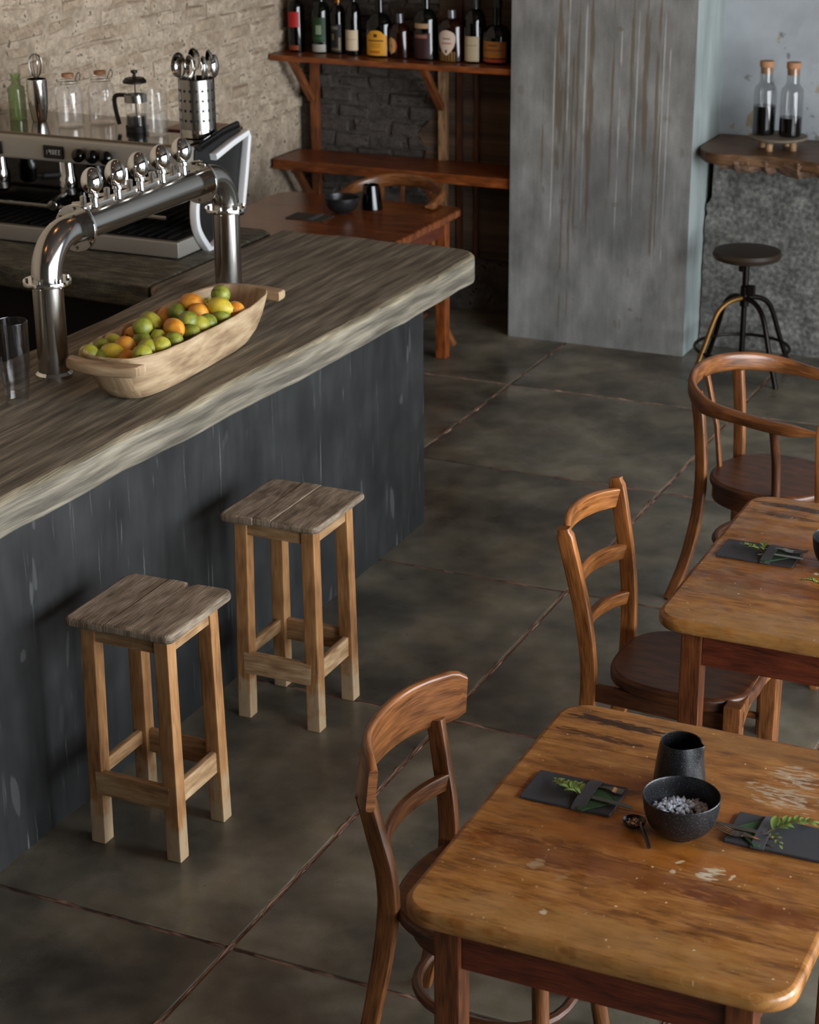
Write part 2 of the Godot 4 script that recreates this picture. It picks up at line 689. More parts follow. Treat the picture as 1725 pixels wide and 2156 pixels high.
	var o2 := wood_image(200, cw, cw, [Color(0.16, 0.157, 0.128), Color(0.305, 0.298, 0.25), Color(0.46, 0.45, 0.39)], 0.5, 0.8)
	var q1 := nz(205, 0.03, cw, cw, 3, 1, 5)
	var q2 := nz(206, 0.16, cw, cw, 2, 1, 3)
	for i in cw * cw:
		var f := 1.0 + (q1[i] - 128) * 0.0032 + (q2[i] - 128) * 0.0022
		for k in 3: o2[i * 3 + k] = int(clampf(o2[i * 3 + k] * f, 0.0, 255.0))
	var rag2 := nz(210, 0.07, cw, cw, 16, 1, 4)
	var r2 := RandomNumberGenerator.new()
	r2.seed = 77
	for k in 60:
		smear(o2, cw, cw, r2.randf() * cw, r2.randf() * cw, r2.randf_range(90, 320), r2.randf_range(3, 16), r2.randf_range(-0.03, 0.03), Color(0.10, 0.09, 0.08) if k % 2 else Color(0.56, 0.54, 0.47), r2.randf_range(0.06, 0.2), rag2, 1.2)
	mats.counter = textured(tex(cw, cw, o2), 0.62, Vector2(0.9, 0.9), Color.WHITE, tex(cw, cw, nz(220, 0.16, cw, cw, 32, 1, 4), Image.FORMAT_L8), 0.12)
	mats.counter_edge = textured(tex(512, 512, wood_image(230, 512, 512, [Color(0.22, 0.20, 0.165), Color(0.40, 0.375, 0.32), Color(0.60, 0.57, 0.50)], 0.6, 1.3)), 0.7, Vector2(0.8, 2.6), Color.WHITE, grain_h, 0.15)
	mats.counter_rim = textured(mats.counter_edge.albedo_texture, 0.7, Vector2(0.8, 2.6), Color(1.12, 1.10, 1.04), grain_h, 0.15)

	# --- bar front: blue-black panel with pale upright scratches (u along the bar, v upwards)
	var bw := 1024
	var bh := 512
	var b1 := nz(240, 0.02, bw, bh, 1, 4, 4)
	var b2 := nz(241, 0.10, bw, bh, 1, 16, 3)
	var b3 := nz(242, 0.006, bw, bh, 1, 1, 4)
	var o3 := PackedByteArray()
	o3.resize(bw * bh * 3)
	for i in bw * bh:
		var t := clampf(0.5 + (b1[i] - 128) * 0.0022 + (b3[i] - 128) * 0.0028 + (b2[i] - 128) * 0.001, 0.0, 1.0)
		o3[i * 3] = int(lerpf(19, 47, t))
		o3[i * 3 + 1] = int(lerpf(20, 49, t))
		o3[i * 3 + 2] = int(lerpf(20, 49, t))
	var rag3 := nz(245, 0.05, bw, bh, 1, 8, 3)
	for k in 120:
		# one run or scratch: a wavering upright line that fades in and out
		var sx := r2.randf() * bw
		var sy := r2.randf() * bh
		var sl := r2.randf_range(10, 170) * (0.4 + 0.6 * r2.randf())
		var sw := r2.randf_range(0.7, 1.5)
		var sa := r2.randf_range(0.10, 0.55)
		var drift := r2.randf_range(-0.12, 0.12)
		var d := 0.0
		while d < sl:
			sx += drift + r2.randf_range(-0.5, 0.5)
			smear(o3, bw, bh, sx, sy + d, sw, 5.0, 0.0, Color(0.43, 0.44, 0.43), sa * sin(PI * clampf(d / sl, 0.05, 0.95)), rag3, 0.9)
			d += 4.0
	for k in 26:
		smear(o3, bw, bh, r2.randf() * bw, r2.randf() * bh, r2.randf_range(3, 8), r2.randf_range(8, 40), r2.randf_range(-0.4, 0.4), Color(0.36, 0.37, 0.37), r2.randf_range(0.2, 0.5), rag3, 2.0)
	mats.bar_front = textured(tex(bw, bh, o3), 0.5, Vector2(0.42, 0.9))
	mats.dark = std(Color(0.05, 0.047, 0.045), 0.7)

	# --- floor slabs: oily grey-brown concrete
	var f1 := nz(260, 0.0042, 1024, 1024, 1, 1, 5)
	var f2 := nz(261, 0.02, 1024, 1024, 1, 1, 4)
	var f3 := nz(262, 0.25, 1024, 1024, 1, 1, 2)
	var o4 := PackedByteArray()
	o4.resize(1024 * 1024 * 3)
	for i in 1024 * 1024:
		var t := clampf(0.5 + (f1[i] - 128) * 0.0046 + (f2[i] - 128) * 0.0008 + (f3[i] - 128) * 0.0007, 0.0, 1.0)
		var q := f2[i] / 255.0
		o4[i * 3] = int(lerpf(62, 126, t))
		o4[i * 3 + 1] = int(lerpf(60, 119, t))
		o4[i * 3 + 2] = int(lerpf(53, lerpf(94, 107, q), t))
	mats.floor = textured(tex(1024, 1024, o4), 0.5, Vector2(0.45, 0.45))
	mats.floor.roughness_texture = tex(512, 512, nz(265, 0.007, 512, 512, 1, 1, 5), Image.FORMAT_L8)
	mats.floor.roughness = 0.75
	mats.grout = textured(tex(256, 256, wood_image(270, 256, 256, [Color(0.24, 0.17, 0.14), Color(0.47, 0.345, 0.285), Color(0.68, 0.56, 0.48)], 0.8, 1.5)), 0.9, Vector2(3, 3))

	# --- rendered column: grey concrete with rusty run-down streaks (u across 0..1, v down 0..1)
	var w5 := 512
	var h5 := 1024
	var c1 := nz(280, 0.009, w5, h5, 1, 2, 6)
	var c2 := nz(281, 0.07, w5, h5, 1, 16, 3)
	var c3 := nz(282, 0.2, w5, h5, 1, 1, 2)
	var o5 := PackedByteArray()
	o5.resize(w5 * h5 * 3)
	for i in w5 * h5:
		var t := clampf(0.55 + (c1[i] - 128) * 0.0028 + (c2[i] - 128) * 0.0006 + (c3[i] - 128) * 0.0008, 0.0, 1.0)
		o5[i * 3] = int(lerpf(80, 146, t))
		o5[i * 3 + 1] = int(lerpf(80, 146, t))
		o5[i * 3 + 2] = int(lerpf(76, 142, t))
	var rag5 := nz(285, 0.06, w5, h5, 1, 10, 3)
	for s in [[0.18, 0.55, 0.18, 3.0], [0.27, 0.35, 0.32, 12.0], [0.30, 0.55, 0.42, 4.0], [0.34, 0.6, 0.4, 5.0], [0.37, 0.4, 0.36, 5.0], [0.44, 0.45, 0.3, 10.0], [0.435, 0.6, 0.24, 3.0], [0.56, 0.4, 0.3, 4.0], [0.66, 0.42, 0.34, 6.0], [0.74, 0.35, 0.3, 9.0], [0.80, 0.45, 0.4, 6.0], [0.82, 0.55, 0.3, 3.0]]:
		smear(o5, w5, h5, s[0] * w5, s[1] * h5, s[3], s[2] * h5, 0.012, Color(0.35, 0.29, 0.21), 0.62, rag5, 1.1)
	for s in [[0.24, 0.45, 0.3, 2.0], [0.41, 0.4, 0.34, 2.5], [0.60, 0.5, 0.3, 3.0], [0.69, 0.45, 0.3, 2.0], [0.83, 0.4, 0.33, 2.0], [0.86, 0.5, 0.3, 2.0], [0.32, 0.3, 0.22, 2.0]]:
		smear(o5, w5, h5, s[0] * w5, s[1] * h5, s[3], s[2] * h5, 0.012, Color(0.74, 0.73, 0.70), 0.7, rag5, 1.0)
	smear(o5, w5, h5, 0.6 * w5, 0.62 * h5, 190, 170, 0.2, Color(0.30, 0.30, 0.30), 0.32, rag5, 0.35)
	for k in 24:
		smear(o5, w5, h5, r2.randf() * w5, r2.randf() * h5, r2.randf_range(3, 16), r2.randf_range(3, 16), 0.0, Color(0.36, 0.32, 0.26), r2.randf_range(0.2, 0.5), rag5, 2.0)
	var ctex := tex(w5, h5, o5)
	mats.column = textured(ctex, 0.75, Vector2(1, 1))
	var pbump := tex(256, 256, nz(290, 0.05, 256, 256, 1, 1, 5), Image.FORMAT_L8)
	mats.column_lit_side = textured(tex(256, 256, wood_image(288, 256, 256, [Color(0.42, 0.45, 0.44), Color(0.55, 0.585, 0.575), Color(0.65, 0.68, 0.67)], 0.5, 0.8)), 0.65, Vector2(1, 1))  # pale bluish paint, with the window light on this side painted in

	# --- pale plaster with ochre patches, and the rough grey concrete dado beneath it
	var p1 := nz(300, 0.008, 512, 512, 1, 1, 4)
	var p2 := nz(301, 0.045, 512, 512, 1, 1, 5)
	var p3 := nz(303, 0.011, 512, 512, 1, 1, 5)
	var o6 := PackedByteArray()
	var o7 := PackedByteArray()
	o6.resize(512 * 512 * 3)
	o7.resize(512 * 512 * 3)
	for i in 512 * 512:
		var x := (i % 512) / 512.0
		var t := clampf(0.6 + (p1[i] - 128) * 0.0018, 0.0, 1.0)
		var e := Color(0.50, 0.52, 0.53).lerp(Color(0.66, 0.685, 0.70), t)
		var worn := clampf((p3[i] * 0.75 + p2[i] * 0.25 - 190.0 + 48.0 * smoothstep(0.62, 0.95, x)) / 14.0, 0.0, 1.0)
		e = e.lerp(Color(0.56, 0.51, 0.38) if p1[i] > 120 else Color(0.40, 0.40, 0.38), worn * 0.8)
		o6[i * 3] = int(e.r * 255)
		o6[i * 3 + 1] = int(e.g * 255)
		o6[i * 3 + 2] = int(e.b * 255)
		var u := clampf(0.40 + (p2[i] - 128) * 0.0028 + (p3[i] - 128) * 0.0018, 0.0, 1.0)
		o7[i * 3] = int(lerpf(52, 150, u))
		o7[i * 3 + 1] = int(lerpf(52, 148, u))
		o7[i * 3 + 2] = int(lerpf(50, 140, u))
	mats.plaster = textured(tex(512, 512, o6), 0.7, Vector2(1, 1))
	mats.dado = textured(tex(512, 512, o7), 0.9, Vector2(1.2, 1.2), Color.WHITE, pbump, 0.25)
	mats.brown_plaster = textured(tex(256, 256, wood_image(305, 256, 256, [Color(0.16, 0.125, 0.095), Color(0.30, 0.24, 0.185), Color(0.42, 0.35, 0.28)], 0.6, 1.2)), 0.8, Vector2(1.2, 1.2))
	mats.ceiling = std(Color(0.24, 0.23, 0.22), 0.9)
	mats.wall_plain = textured(tex(512, 512, o7), 0.9, Vector2(0.7, 0.7), Color(0.7, 0.68, 0.64))

	# --- limewashed brick in two tones, a third with niche shade painted in, and mortar
	var k1 := nz(310, 0.02, 512, 512, 1, 1, 4)
	var k2 := nz(311, 0.06, 512, 512, 1, 1, 4)
	for v in 3:
		var o8 := PackedByteArray()
		o8.resize(512 * 512 * 3)
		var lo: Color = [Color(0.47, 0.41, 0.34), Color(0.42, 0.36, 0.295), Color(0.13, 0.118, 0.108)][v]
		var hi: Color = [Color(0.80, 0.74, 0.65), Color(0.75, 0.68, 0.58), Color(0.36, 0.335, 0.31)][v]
		for i in 512 * 512:
			var t := clampf(0.62 + (k1[i] - 128) * 0.003 + (k2[i] - 128) * 0.002, 0.0, 1.0)
			var e := lo.lerp(hi, t)
			var pit := clampf((k2[i] * 0.6 + k1[i] * 0.4 - 172) / 16.0, 0.0, 1.0)
			e = e.lerp(lo * 0.55, pit * 0.75)
			o8[i * 3] = int(e.r * 255)
			o8[i * 3 + 1] = int(e.g * 255)
			o8[i * 3 + 2] = int(e.b * 255)
		mats["brick_%d" % v] = textured(tex(512, 512, o8), 0.9, Vector2(1.1, 1.1), Color.WHITE, pbump, 0.3)
	mats.mortar_shaded = textured(mats.brick_2.albedo_texture, 0.95, Vector2(0.7, 0.7), Color(1, 1, 1), pbump, 0.3)  # niche mortar: the shade of the recess is put into its colour
	mats.mortar = textured(mats.brick_0.albedo_texture, 0.95, Vector2(0.7, 0.7), Color(0.95, 0.95, 0.95), pbump, 0.3)

	# --- stools: silvery seat boards, honey legs bleached at the feet
	mats.stool_seat = textured(tex(512, 512, wood_image(330, 512, 512, [Color(0.27, 0.22, 0.175), Color(0.50, 0.44, 0.365), Color(0.68, 0.63, 0.555)], 0.85, 1.1)), 0.66, Vector2(2.4, 2.4), Color.WHITE, grain_h, 0.12)
	var lw := 512
	var lh := 128
	var o9 := wood_image(340, lw, lh, [Color(0.40, 0.265, 0.15), Color(0.62, 0.44, 0.265), Color(0.74, 0.57, 0.38)], 0.9, 0.9)
	var rg := nz(341, 0.06, lw, lh, 4, 1, 3)
	for y in lh:
		for x in lw:
			# the foot end: scrubbed pale by mopping, ragged upper limit
			var f := clampf((x - 385.0 + (rg[y * lw + x] - 128) * 0.6) / 70.0, 0.0, 1.0) * 0.75
			var i := (y * lw + x) * 3
			o9[i] = int(lerpf(o9[i], 176, f))
			o9[i + 1] = int(lerpf(o9[i + 1], 158, f))
			o9[i + 2] = int(lerpf(o9[i + 2], 128, f))
	mats.stool_leg = textured(tex(lw, lh, o9), 0.55, Vector2(1, 1), Color.WHITE, grain_h, 0.03)
	mats.stool_rail = textured(tex(512, 512, wood_image(345, 512, 512, [Color(0.40, 0.28, 0.17), Color(0.61, 0.47, 0.315), Color(0.75, 0.64, 0.49)], 0.9, 1.1)), 0.6, Vector2(2, 2))

	# --- metals, glass, ceramics
	mats.chrome = std(Color(0.88, 0.88, 0.87), 0.05, 1.0)
	mats.steel = std(Color(0.62, 0.61, 0.59), 0.22, 1.0)
	mats.tower = std(Color(0.72, 0.71, 0.69), 0.16, 1.0)
	mats.machine_steel = std(Color(0.66, 0.645, 0.61), 0.38, 0.6)
	mats.machine_top = std(Color(0.50, 0.46, 0.41), 0.12, 1.0)
	mats.white_metal = std(Color(0.86, 0.87, 0.87), 0.3, 0.2)
	mats.gloss_black = std(Color(0.012, 0.012, 0.013), 0.12)
	mats.matt_black = std(Color(0.03, 0.03, 0.031), 0.5)
	mats.iron = std(Color(0.10, 0.075, 0.06), 0.38, 0.7)
	mats.brass = std(Color(0.42, 0.30, 0.13), 0.4, 0.7)
	mats.stool_pale = textured(mats.stool_rail.albedo_texture, 0.6, Vector2(2, 2), Color(1.12, 1.16, 1.22))
	mats.tumbler_glass = glass(Color(0.85, 0.9, 0.9), 0.07)
	mats.riser = std(Color(0.40, 0.36, 0.30), 0.7)
	mats.stool_leather = std(Color(0.165, 0.125, 0.085), 0.42)
	var speck := nz(360, 0.12, 256, 256, 1, 1, 4)
	var oc := PackedByteArray()
	oc.resize(256 * 256 * 3)
	for i in 256 * 256:
		var t := clampf((speck[i] - 168) / 50.0, 0.0, 1.0)
		oc[i * 3] = int(lerpf(24, 84, t))
		oc[i * 3 + 1] = int(lerpf(25, 86, t))
		oc[i * 3 + 2] = int(lerpf(27, 90, t))
	mats.ceramic = textured(tex(256, 256, oc), 0.34, Vector2(7, 7), Color.WHITE, tex(256, 256, speck, Image.FORMAT_L8), 0.02)
	mats.ceramic.metallic = 0.15
	mats.clear_glass = glass(Color(0.90, 0.92, 0.92), 0.035)
	mats.green_glass = glass(Color(0.42, 0.56, 0.22), 0.52)
	mats.smoke_glass = glass(Color(0.10, 0.10, 0.10), 0.22)
	mats.window_glass = glass(Color(0.9, 0.95, 0.95), 0.04)
	mats.dark_glass = std(Color(0.012, 0.011, 0.010), 0.06)
	mats.amber = std(Color(0.10, 0.022, 0.008), 0.06)
	mats.bottle_green = std(Color(0.012, 0.03, 0.016), 0.06)
	mats.wine = std(Color(0.008, 0.006, 0.006), 0.08)
	var ice := std(Color(0.90, 0.93, 0.97, 0.42), 0.06)
	ice.transparency = BaseMaterial3D.TRANSPARENCY_ALPHA
	ice.roughness = 0.26
	mats.ice = ice
	# --- cloth and leaves
	var weave := tex(128, 128, nz(370, 0.4, 128, 128, 1, 1, 2), Image.FORMAT_L8)
	mats.felt = std(Color(0.195, 0.20, 0.215), 0.9)
	mats.felt.heightmap_enabled = true
	mats.felt.heightmap_texture = weave
	mats.felt.heightmap_scale = 0.05
	mats.felt.uv1_scale = Vector3(14, 14, 1)
	mats.band = std(Color(0.27, 0.275, 0.295), 0.85)
	mats.band.heightmap_enabled = true
	mats.band.heightmap_texture = weave
	mats.band.heightmap_scale = 0.05
	mats.band.uv1_scale = Vector3(20, 6, 1)
	mats.napkin = std(Color(0.16, 0.30, 0.17), 0.85)
	mats.leaf = std(Color(0.42, 0.51, 0.25), 0.4)
	mats.leaf.backlight_enabled = true
	mats.leaf.backlight = Color(0.16, 0.22, 0.06)
	mats.stem = std(Color(0.34, 0.22, 0.15), 0.6)
	# --- fruit: dimpled peel, coloured by patches
	var peel := nz(380, 0.22, 256, 256, 1, 1, 2)
	var patch := nz(381, 0.012, 256, 256, 1, 1, 3)
	var pt := tex(256, 256, peel, Image.FORMAT_L8)
	for c in [["lime", Color(0.36, 0.41, 0.12), Color(0.56, 0.57, 0.20)], ["yellow_lime", Color(0.53, 0.55, 0.15), Color(0.72, 0.67, 0.24)], ["lemon", Color(0.70, 0.62, 0.14), Color(0.82, 0.73, 0.26)], ["orange", Color(0.76, 0.47, 0.12), Color(0.86, 0.62, 0.22)]]:
		var of := PackedByteArray()
		of.resize(256 * 256 * 3)
		for i in 256 * 256:
			var e: Color = c[1].lerp(c[2], clampf(0.5 + (patch[i] - 128) * 0.006 + (peel[i] - 128) * 0.001, 0.0, 1.0))
			of[i * 3] = int(e.r * 255)
			of[i * 3 + 1] = int(e.g * 255)
			of[i * 3 + 2] = int(e.b * 255)
		mats[c[0]] = textured(tex(256, 256, of), 0.42, Vector2(2.5, 6), Color.WHITE, pt, 0.06)
	mats.fruit_stem = std(Color(0.30, 0.27, 0.10), 0.8)


# ------------------------------------------------------------------ the room
func build_room() -> void:
	# floor: a bed of reddish grout with the cast slabs and crumbling joints on it
	var b := mb()
	b.box(Vector3(-1.05, -0.06, -3.75), Vector3(8.3, 0.10, 11.5), 0.002)
	var floor_bed := structure("floor", b, mats.grout)
	for i in FLOOR_Z.size() - 1:
		for j in FLOOR_X.size() - 1:
			var x0: float = FLOOR_X[j] + 0.006
			var x1: float = FLOOR_X[j + 1] - 0.006
			var z1: float = FLOOR_Z[i] - 0.006
			var z0: float = FLOOR_Z[i + 1] + 0.006
			var s := mb()
			s.off = Vector2(rng.randf() * 2.0, rng.randf() * 2.0)
			s.plate(PackedVector2Array([Vector2(x0, z0), Vector2(x1, z0), Vector2(x1, z1), Vector2(x0, z1)]), -0.012, 0.0, 0.003, 0.001, 2, Vector2(1, 1))
			put("floor_slab", s, mats.floor, floor_bed)
	for j in [2, 3, 4]:
		mortar_joint(floor_bed, Vector3(FLOOR_X[j], 0, FLOOR_Z[4]), Vector3(FLOOR_X[j], 0, -9.2))
	for i in [5, 6, 7, 8, 9]:
		mortar_joint(floor_bed, Vector3(-4.0 if i > 8 else -2.9, 0, FLOOR_Z[i]), Vector3(0.2, 0, FLOOR_Z[i]))

	# left wall of limewashed brick
	b = mb(Vector3.BACK)
	b.box(Vector3(-5.045, 2.1, -3.75), Vector3(0.2, 4.2, 11.3), 0.002)
	var wl := structure("wall_left", b, mats.mortar)
	brick_field(wl, Vector3(-4.945, 0, 0), Basis(Vector3.UP, PI / 2), -5.75, -9.24, 0.98, 2.13, 0, 0.205, 0.073)

	# back wall: brick with painted-in shade in the niche, plaster and dado to the right of the column
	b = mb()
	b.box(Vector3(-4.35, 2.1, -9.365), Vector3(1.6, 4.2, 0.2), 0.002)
	var wb := structure("wall_back", b, mats.mortar_shaded)
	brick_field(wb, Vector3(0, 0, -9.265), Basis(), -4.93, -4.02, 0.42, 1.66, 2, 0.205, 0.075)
	# brown plaster with a ragged left edge
	var poly := PackedVector2Array()
	for k in 19:
		var y := 0.30 + k * 0.09
		var e := -4.13 + 0.022 * sin(k * 2.3) + 0.018 * sin(k * 5.1 + 1.0) - (0.09 if y > 0.72 and y < 0.94 else 0.0)
		poly.append(Vector2(e, -y))
	poly.append(Vector2(-3.5, -1.95))
	poly.append(Vector2(-3.5, -0.28))
	b = mb(Vector3.UP)
	b.plate(poly, 0.0, 0.024, 0.004, 0.001, 1, Vector2.ZERO, Transform3D(Basis(Vector3.RIGHT, PI / 2), Vector3(0, 0, -9.268)))
	put("plaster_panel", b, mats.brown_plaster, wb)
	for s in [[-3.995, 0.03, mats.chair_dark], [-3.90, 0.022, mats.chair_dark]]:
		b = mb(Vector3.UP)
		b.box(Vector3(s[0], 1.2, -9.235), Vector3(s[1], 1.8, 0.02), 0.003)
		put("wall_batten", b, s[2], wb)

	b = mb()
	b.box(Vector3(0.2, 2.1, -9.45), Vector3(5.7, 4.2, 0.2), 0.002)
	var wr := structure("wall_back_right", b, mats.plaster)
	# the plaster skin in view, its own coordinates for the patches
	b = mb()
	b.begin()
	var rows := []
	var uvs := []
	for i in 13:
		var row := PackedVector3Array()
		var ur := PackedVector2Array()
		for j in 17:
			var u := j / 16.0
			var v := i / 12.0
			row.append(Vector3(-2.66 + u * 1.6, 2.2 - v * 1.3, -9.345 + 0.006 * sin(u * 9.0 + v * 4.0)))
			ur.append(Vector2(u * 1.3, v * 1.0 + 0.1))
		rows.append(row)
		uvs.append(ur)
	b.grid(rows, uvs)
	b.done(false, false)
	put("plaster_skin", b, mats.plaster, wr)
	# rough concrete dado, proud of the plaster
	b = mb()
	b.begin()
	rows = []
	var n := FastNoiseLite.new()
	n.seed = 9
	n.frequency = 5.0
	for i in 45:
		var row := PackedVector3Array()
		for j in 61:
			var x := -2.632 + j * 0.03
			var y := i * 0.0222
			if j == 0 and y > 0.66: x += clampf((y - 0.66) * 0.28 + 0.012 * sin(y * 60.0), 0.0, 0.07)
			row.append(Vector3(x, y, -9.13 + 0.014 * n.get_noise_2d(x, y) + 0.006 * n.get_noise_2d(x * 4.0, y * 4.0)))
		rows.append(row)
	b.grid(rows)
	var flat: PackedVector3Array = rows[44]
	var back := PackedVector3Array()
	var side_a := PackedVector3Array()
	var side_b := PackedVector3Array()
	for v in flat: back.append(Vector3(v.x, v.y, -9.36))
	for r in rows:
		side_a.append(r[0])
		side_b.append(Vector3(r[0].x, r[0].y, -9.36))
	b.grid([flat, back])
	b.grid([side_a, side_b])
	b.done()
	put("concrete_dado", b, mats.dado, wr, 60.0)

	# concrete column
	b = mb()
	b.begin()
	b.quad(Vector3(-3.57, 0, -8.88), Vector3(-2.64, 0, -8.88), Vector3(-2.64, 4.2, -8.88), Vector3(-3.57, 4.2, -8.88), Vector2(0, 1), Vector2(1, 1), Vector2(1, -1.05), Vector2(0, -1.05))
	b.quad(Vector3(-3.57, 0, -9.4), Vector3(-3.57, 0, -8.88), Vector3(-3.57, 4.2, -8.88), Vector3(-3.57, 4.2, -9.4), Vector2(0, 1), Vector2(0.4, 1), Vector2(0.4, -1.05), Vector2(0, -1.05))
	b.quad(Vector3(-2.645, 0, -9.4), Vector3(-3.57, 0, -9.4), Vector3(-3.57, 4.2, -9.4), Vector3(-2.645, 4.2, -9.4))
	b.quad(Vector3(-2.645, 0, -8.88), Vector3(-2.645, 0, -9.4), Vector3(-2.645, 4.2, -9.4), Vector3(-2.645, 4.2, -8.88))
	b.done(false, false)
	var col := structure("wall_column", b, mats.column)
	b = mb(Vector3.UP)
	b.box(Vector3(-2.643, 2.1, -9.135), Vector3(0.006, 4.2, 0.508), 0.002)
	put("column_lit_side", b, mats.column_lit_side, col)

	# what lies out of the picture: front wall, window wall, ceiling
	b = mb()
	b.box(Vector3(-1.05, 2.1, 1.95), Vector3(8.3, 4.2, 0.2), 0.002)
	structure("wall_front", b, mats.wall_plain)
	b = mb()
	b.box(Vector3(-1.05, 4.28, -3.75), Vector3(8.3, 0.16, 11.7), 0.002)
	structure("ceiling", b, mats.ceiling)
	b = mb(Vector3.BACK)
	var z := 2.0
	for w in WINDOWS:
		b.box(Vector3(2.95, 2.1, (z + w[0]) / 2.0), Vector3(0.25, 4.2, z - w[0]), 0.002)
		b.box(Vector3(2.95, w[1] / 2.0, (w[0] + w[3]) / 2.0), Vector3(0.25, w[1], w[0] - w[3]), 0.002)
		b.box(Vector3(2.95, (w[2] + 4.2) / 2.0, (w[0] + w[3]) / 2.0), Vector3(0.25, 4.2 - w[2], w[0] - w[3]), 0.002)
		z = w[3]
	b.box(Vector3(2.95, 2.1, (z - 9.5) / 2.0), Vector3(0.25, 4.2, z + 9.5), 0.002)
	structure("wall_right", b, mats.wall_plain)
	for i in WINDOWS.size():
		var w: Array = WINDOWS[i]
		var zc: float = (w[0] + w[3]) / 2.0
		var yc: float = (w[1] + w[2]) / 2.0
		b = mb()
		for e in [w[0] - 0.02, w[3] + 0.02]: b.box(Vector3(2.83, yc, e), Vector3(0.06, w[2] - w[1], 0.04), 0.003)
		for e in [w[1] + 0.02, w[2] - 0.02]: b.box(Vector3(2.83, e, zc), Vector3(0.06, 0.04, w[0] - w[3]), 0.003)
		for k in [1, 2]: b.box(Vector3(2.825, yc, lerpf(w[0], w[3], k / 3.0)), Vector3(0.03, w[2] - w[1], 0.025), 0.003)
		for k in [1, 2, 3]: b.box(Vector3(2.825, lerpf(w[1], w[2], k / 4.0), zc), Vector3(0.03, 0.025, w[0] - w[3]), 0.003)
		var win := structure("window_%d" % (i + 1), b, mats.matt_black)
		b = mb()
		b.box(Vector3(2.90, yc, zc), Vector3(0.006, w[2] - w[1], w[0] - w[3]), 0.001)
		put("pane", b, mats.window_glass, win)


func mortar_joint(parent: Node, a: Vector3, c: Vector3) -> void:
	var b := mb(c - a)
	var n := FastNoiseLite.new()
	n.seed = rng.randi() % 9999
	n.frequency = 7.0
	var dir := (c - a).normalized()
	var side := Vector3(-dir.z, 0, dir.x)
	var steps := int(a.distance_to(c) / 0.014)
	b.begin()
	var rows := []
	for i in steps + 1:
		var d := a.distance_to(c) * i / steps
		var p := a + dir * d
		var lump := clampf(n.get_noise_1d(d) * 1.6 + 0.25, 0.0, 1.0)
		var w0 := 0.0055 + 0.008 * lump * (0.6 + 0.6 * n.get_noise_1d(d * 6.0 + 40.0))
		var w1 := 0.0055 + 0.008 * lump * (0.6 + 0.6 * n.get_noise_1d(d * 6.0 + 90.0))
		var hgt := -0.0035 + 0.0065 * lump + 0.0035 * n.get_noise_1d(d * 9.0 + 7.0)
		rows.append(PackedVector3Array([p - side * w0 + Vector3(0, -0.004, 0), p - side * w0 * 0.6 + Vector3(0, hgt, 0), p + side * 0.002 * n.get_noise_1d(d * 12.0) + Vector3(0, hgt - 0.0015, 0), p + side * w1 * 0.6 + Vector3(0, hgt, 0), p + side * w1 + Vector3(0, -0.004, 0)]))
	b.grid(rows)
	b.done()
	put("mortar_joint", b, mats.grout, parent, 30.0)


# courses of bricks laid on a wall; a, c run along the wall (towards -z or +x)
func brick_field(wall: Node3D, at: Vector3, basis: Basis, a: float, c: float, y0: float, y1: float, tone: int, bl: float, bhh: float) -> void:
	var kinds := []
	for k in 9:
		var b := mb()
		var l := bl * rng.randf_range(0.82, 1.02) - 0.008
		b.block(Vector3(0, 0, 0.004), Vector3(l, bhh * rng.randf_range(0.86, 1.0) - 0.004, 0.036), 0.013)
		var n := FastNoiseLite.new()
		n.seed = k + 3
		n.frequency = 14.0
		b.warp(func(q: Vector3) -> Vector3: return q + Vector3(n.get_noise_3dv(q) * 0.022, n.get_noise_3dv(q + Vector3(5, 0, 0)) * 0.016, n.get_noise_3dv(q + Vector3(0, 9, 0)) * 0.014))
		var m := b.finish(50.0)
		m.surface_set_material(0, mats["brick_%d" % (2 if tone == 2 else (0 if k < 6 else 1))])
		kinds.append(m)
	var dir := signf(c - a)
	var row := 0
	var y := y0
	while y < y1:
		var s := a + dir * bl * (0.5 if row % 2 else 0.0) + dir * bl * 0.5
		while (c - s) * dir > -bl * 0.2:
			var o := MeshInstance3D.new()
			o.name = unique("brick", wall)
			o.mesh = kinds[rng.randi() % 9]
			var p := Vector3(at.x, y, s) if absf(basis.z.x) > 0.5 else Vector3(s, y, at.z)
			var out := basis.z
			o.transform = Transform3D(basis * Basis(Vector3.BACK, rng.randf_range(-0.05, 0.05) + (PI if rng.randf() < 0.5 else 0.0)), p + out * (rng.randf_range(-0.014, 0.002) - (0.006 if tone == 0 else 0.002)) + Vector3(0, rng.randf_range(-0.007, 0.007), 0) + basis.x * rng.randf_range(-0.02, 0.02))
			wall.add_child(o, true)
			s += dir * bl
		y += bhh
		row += 1


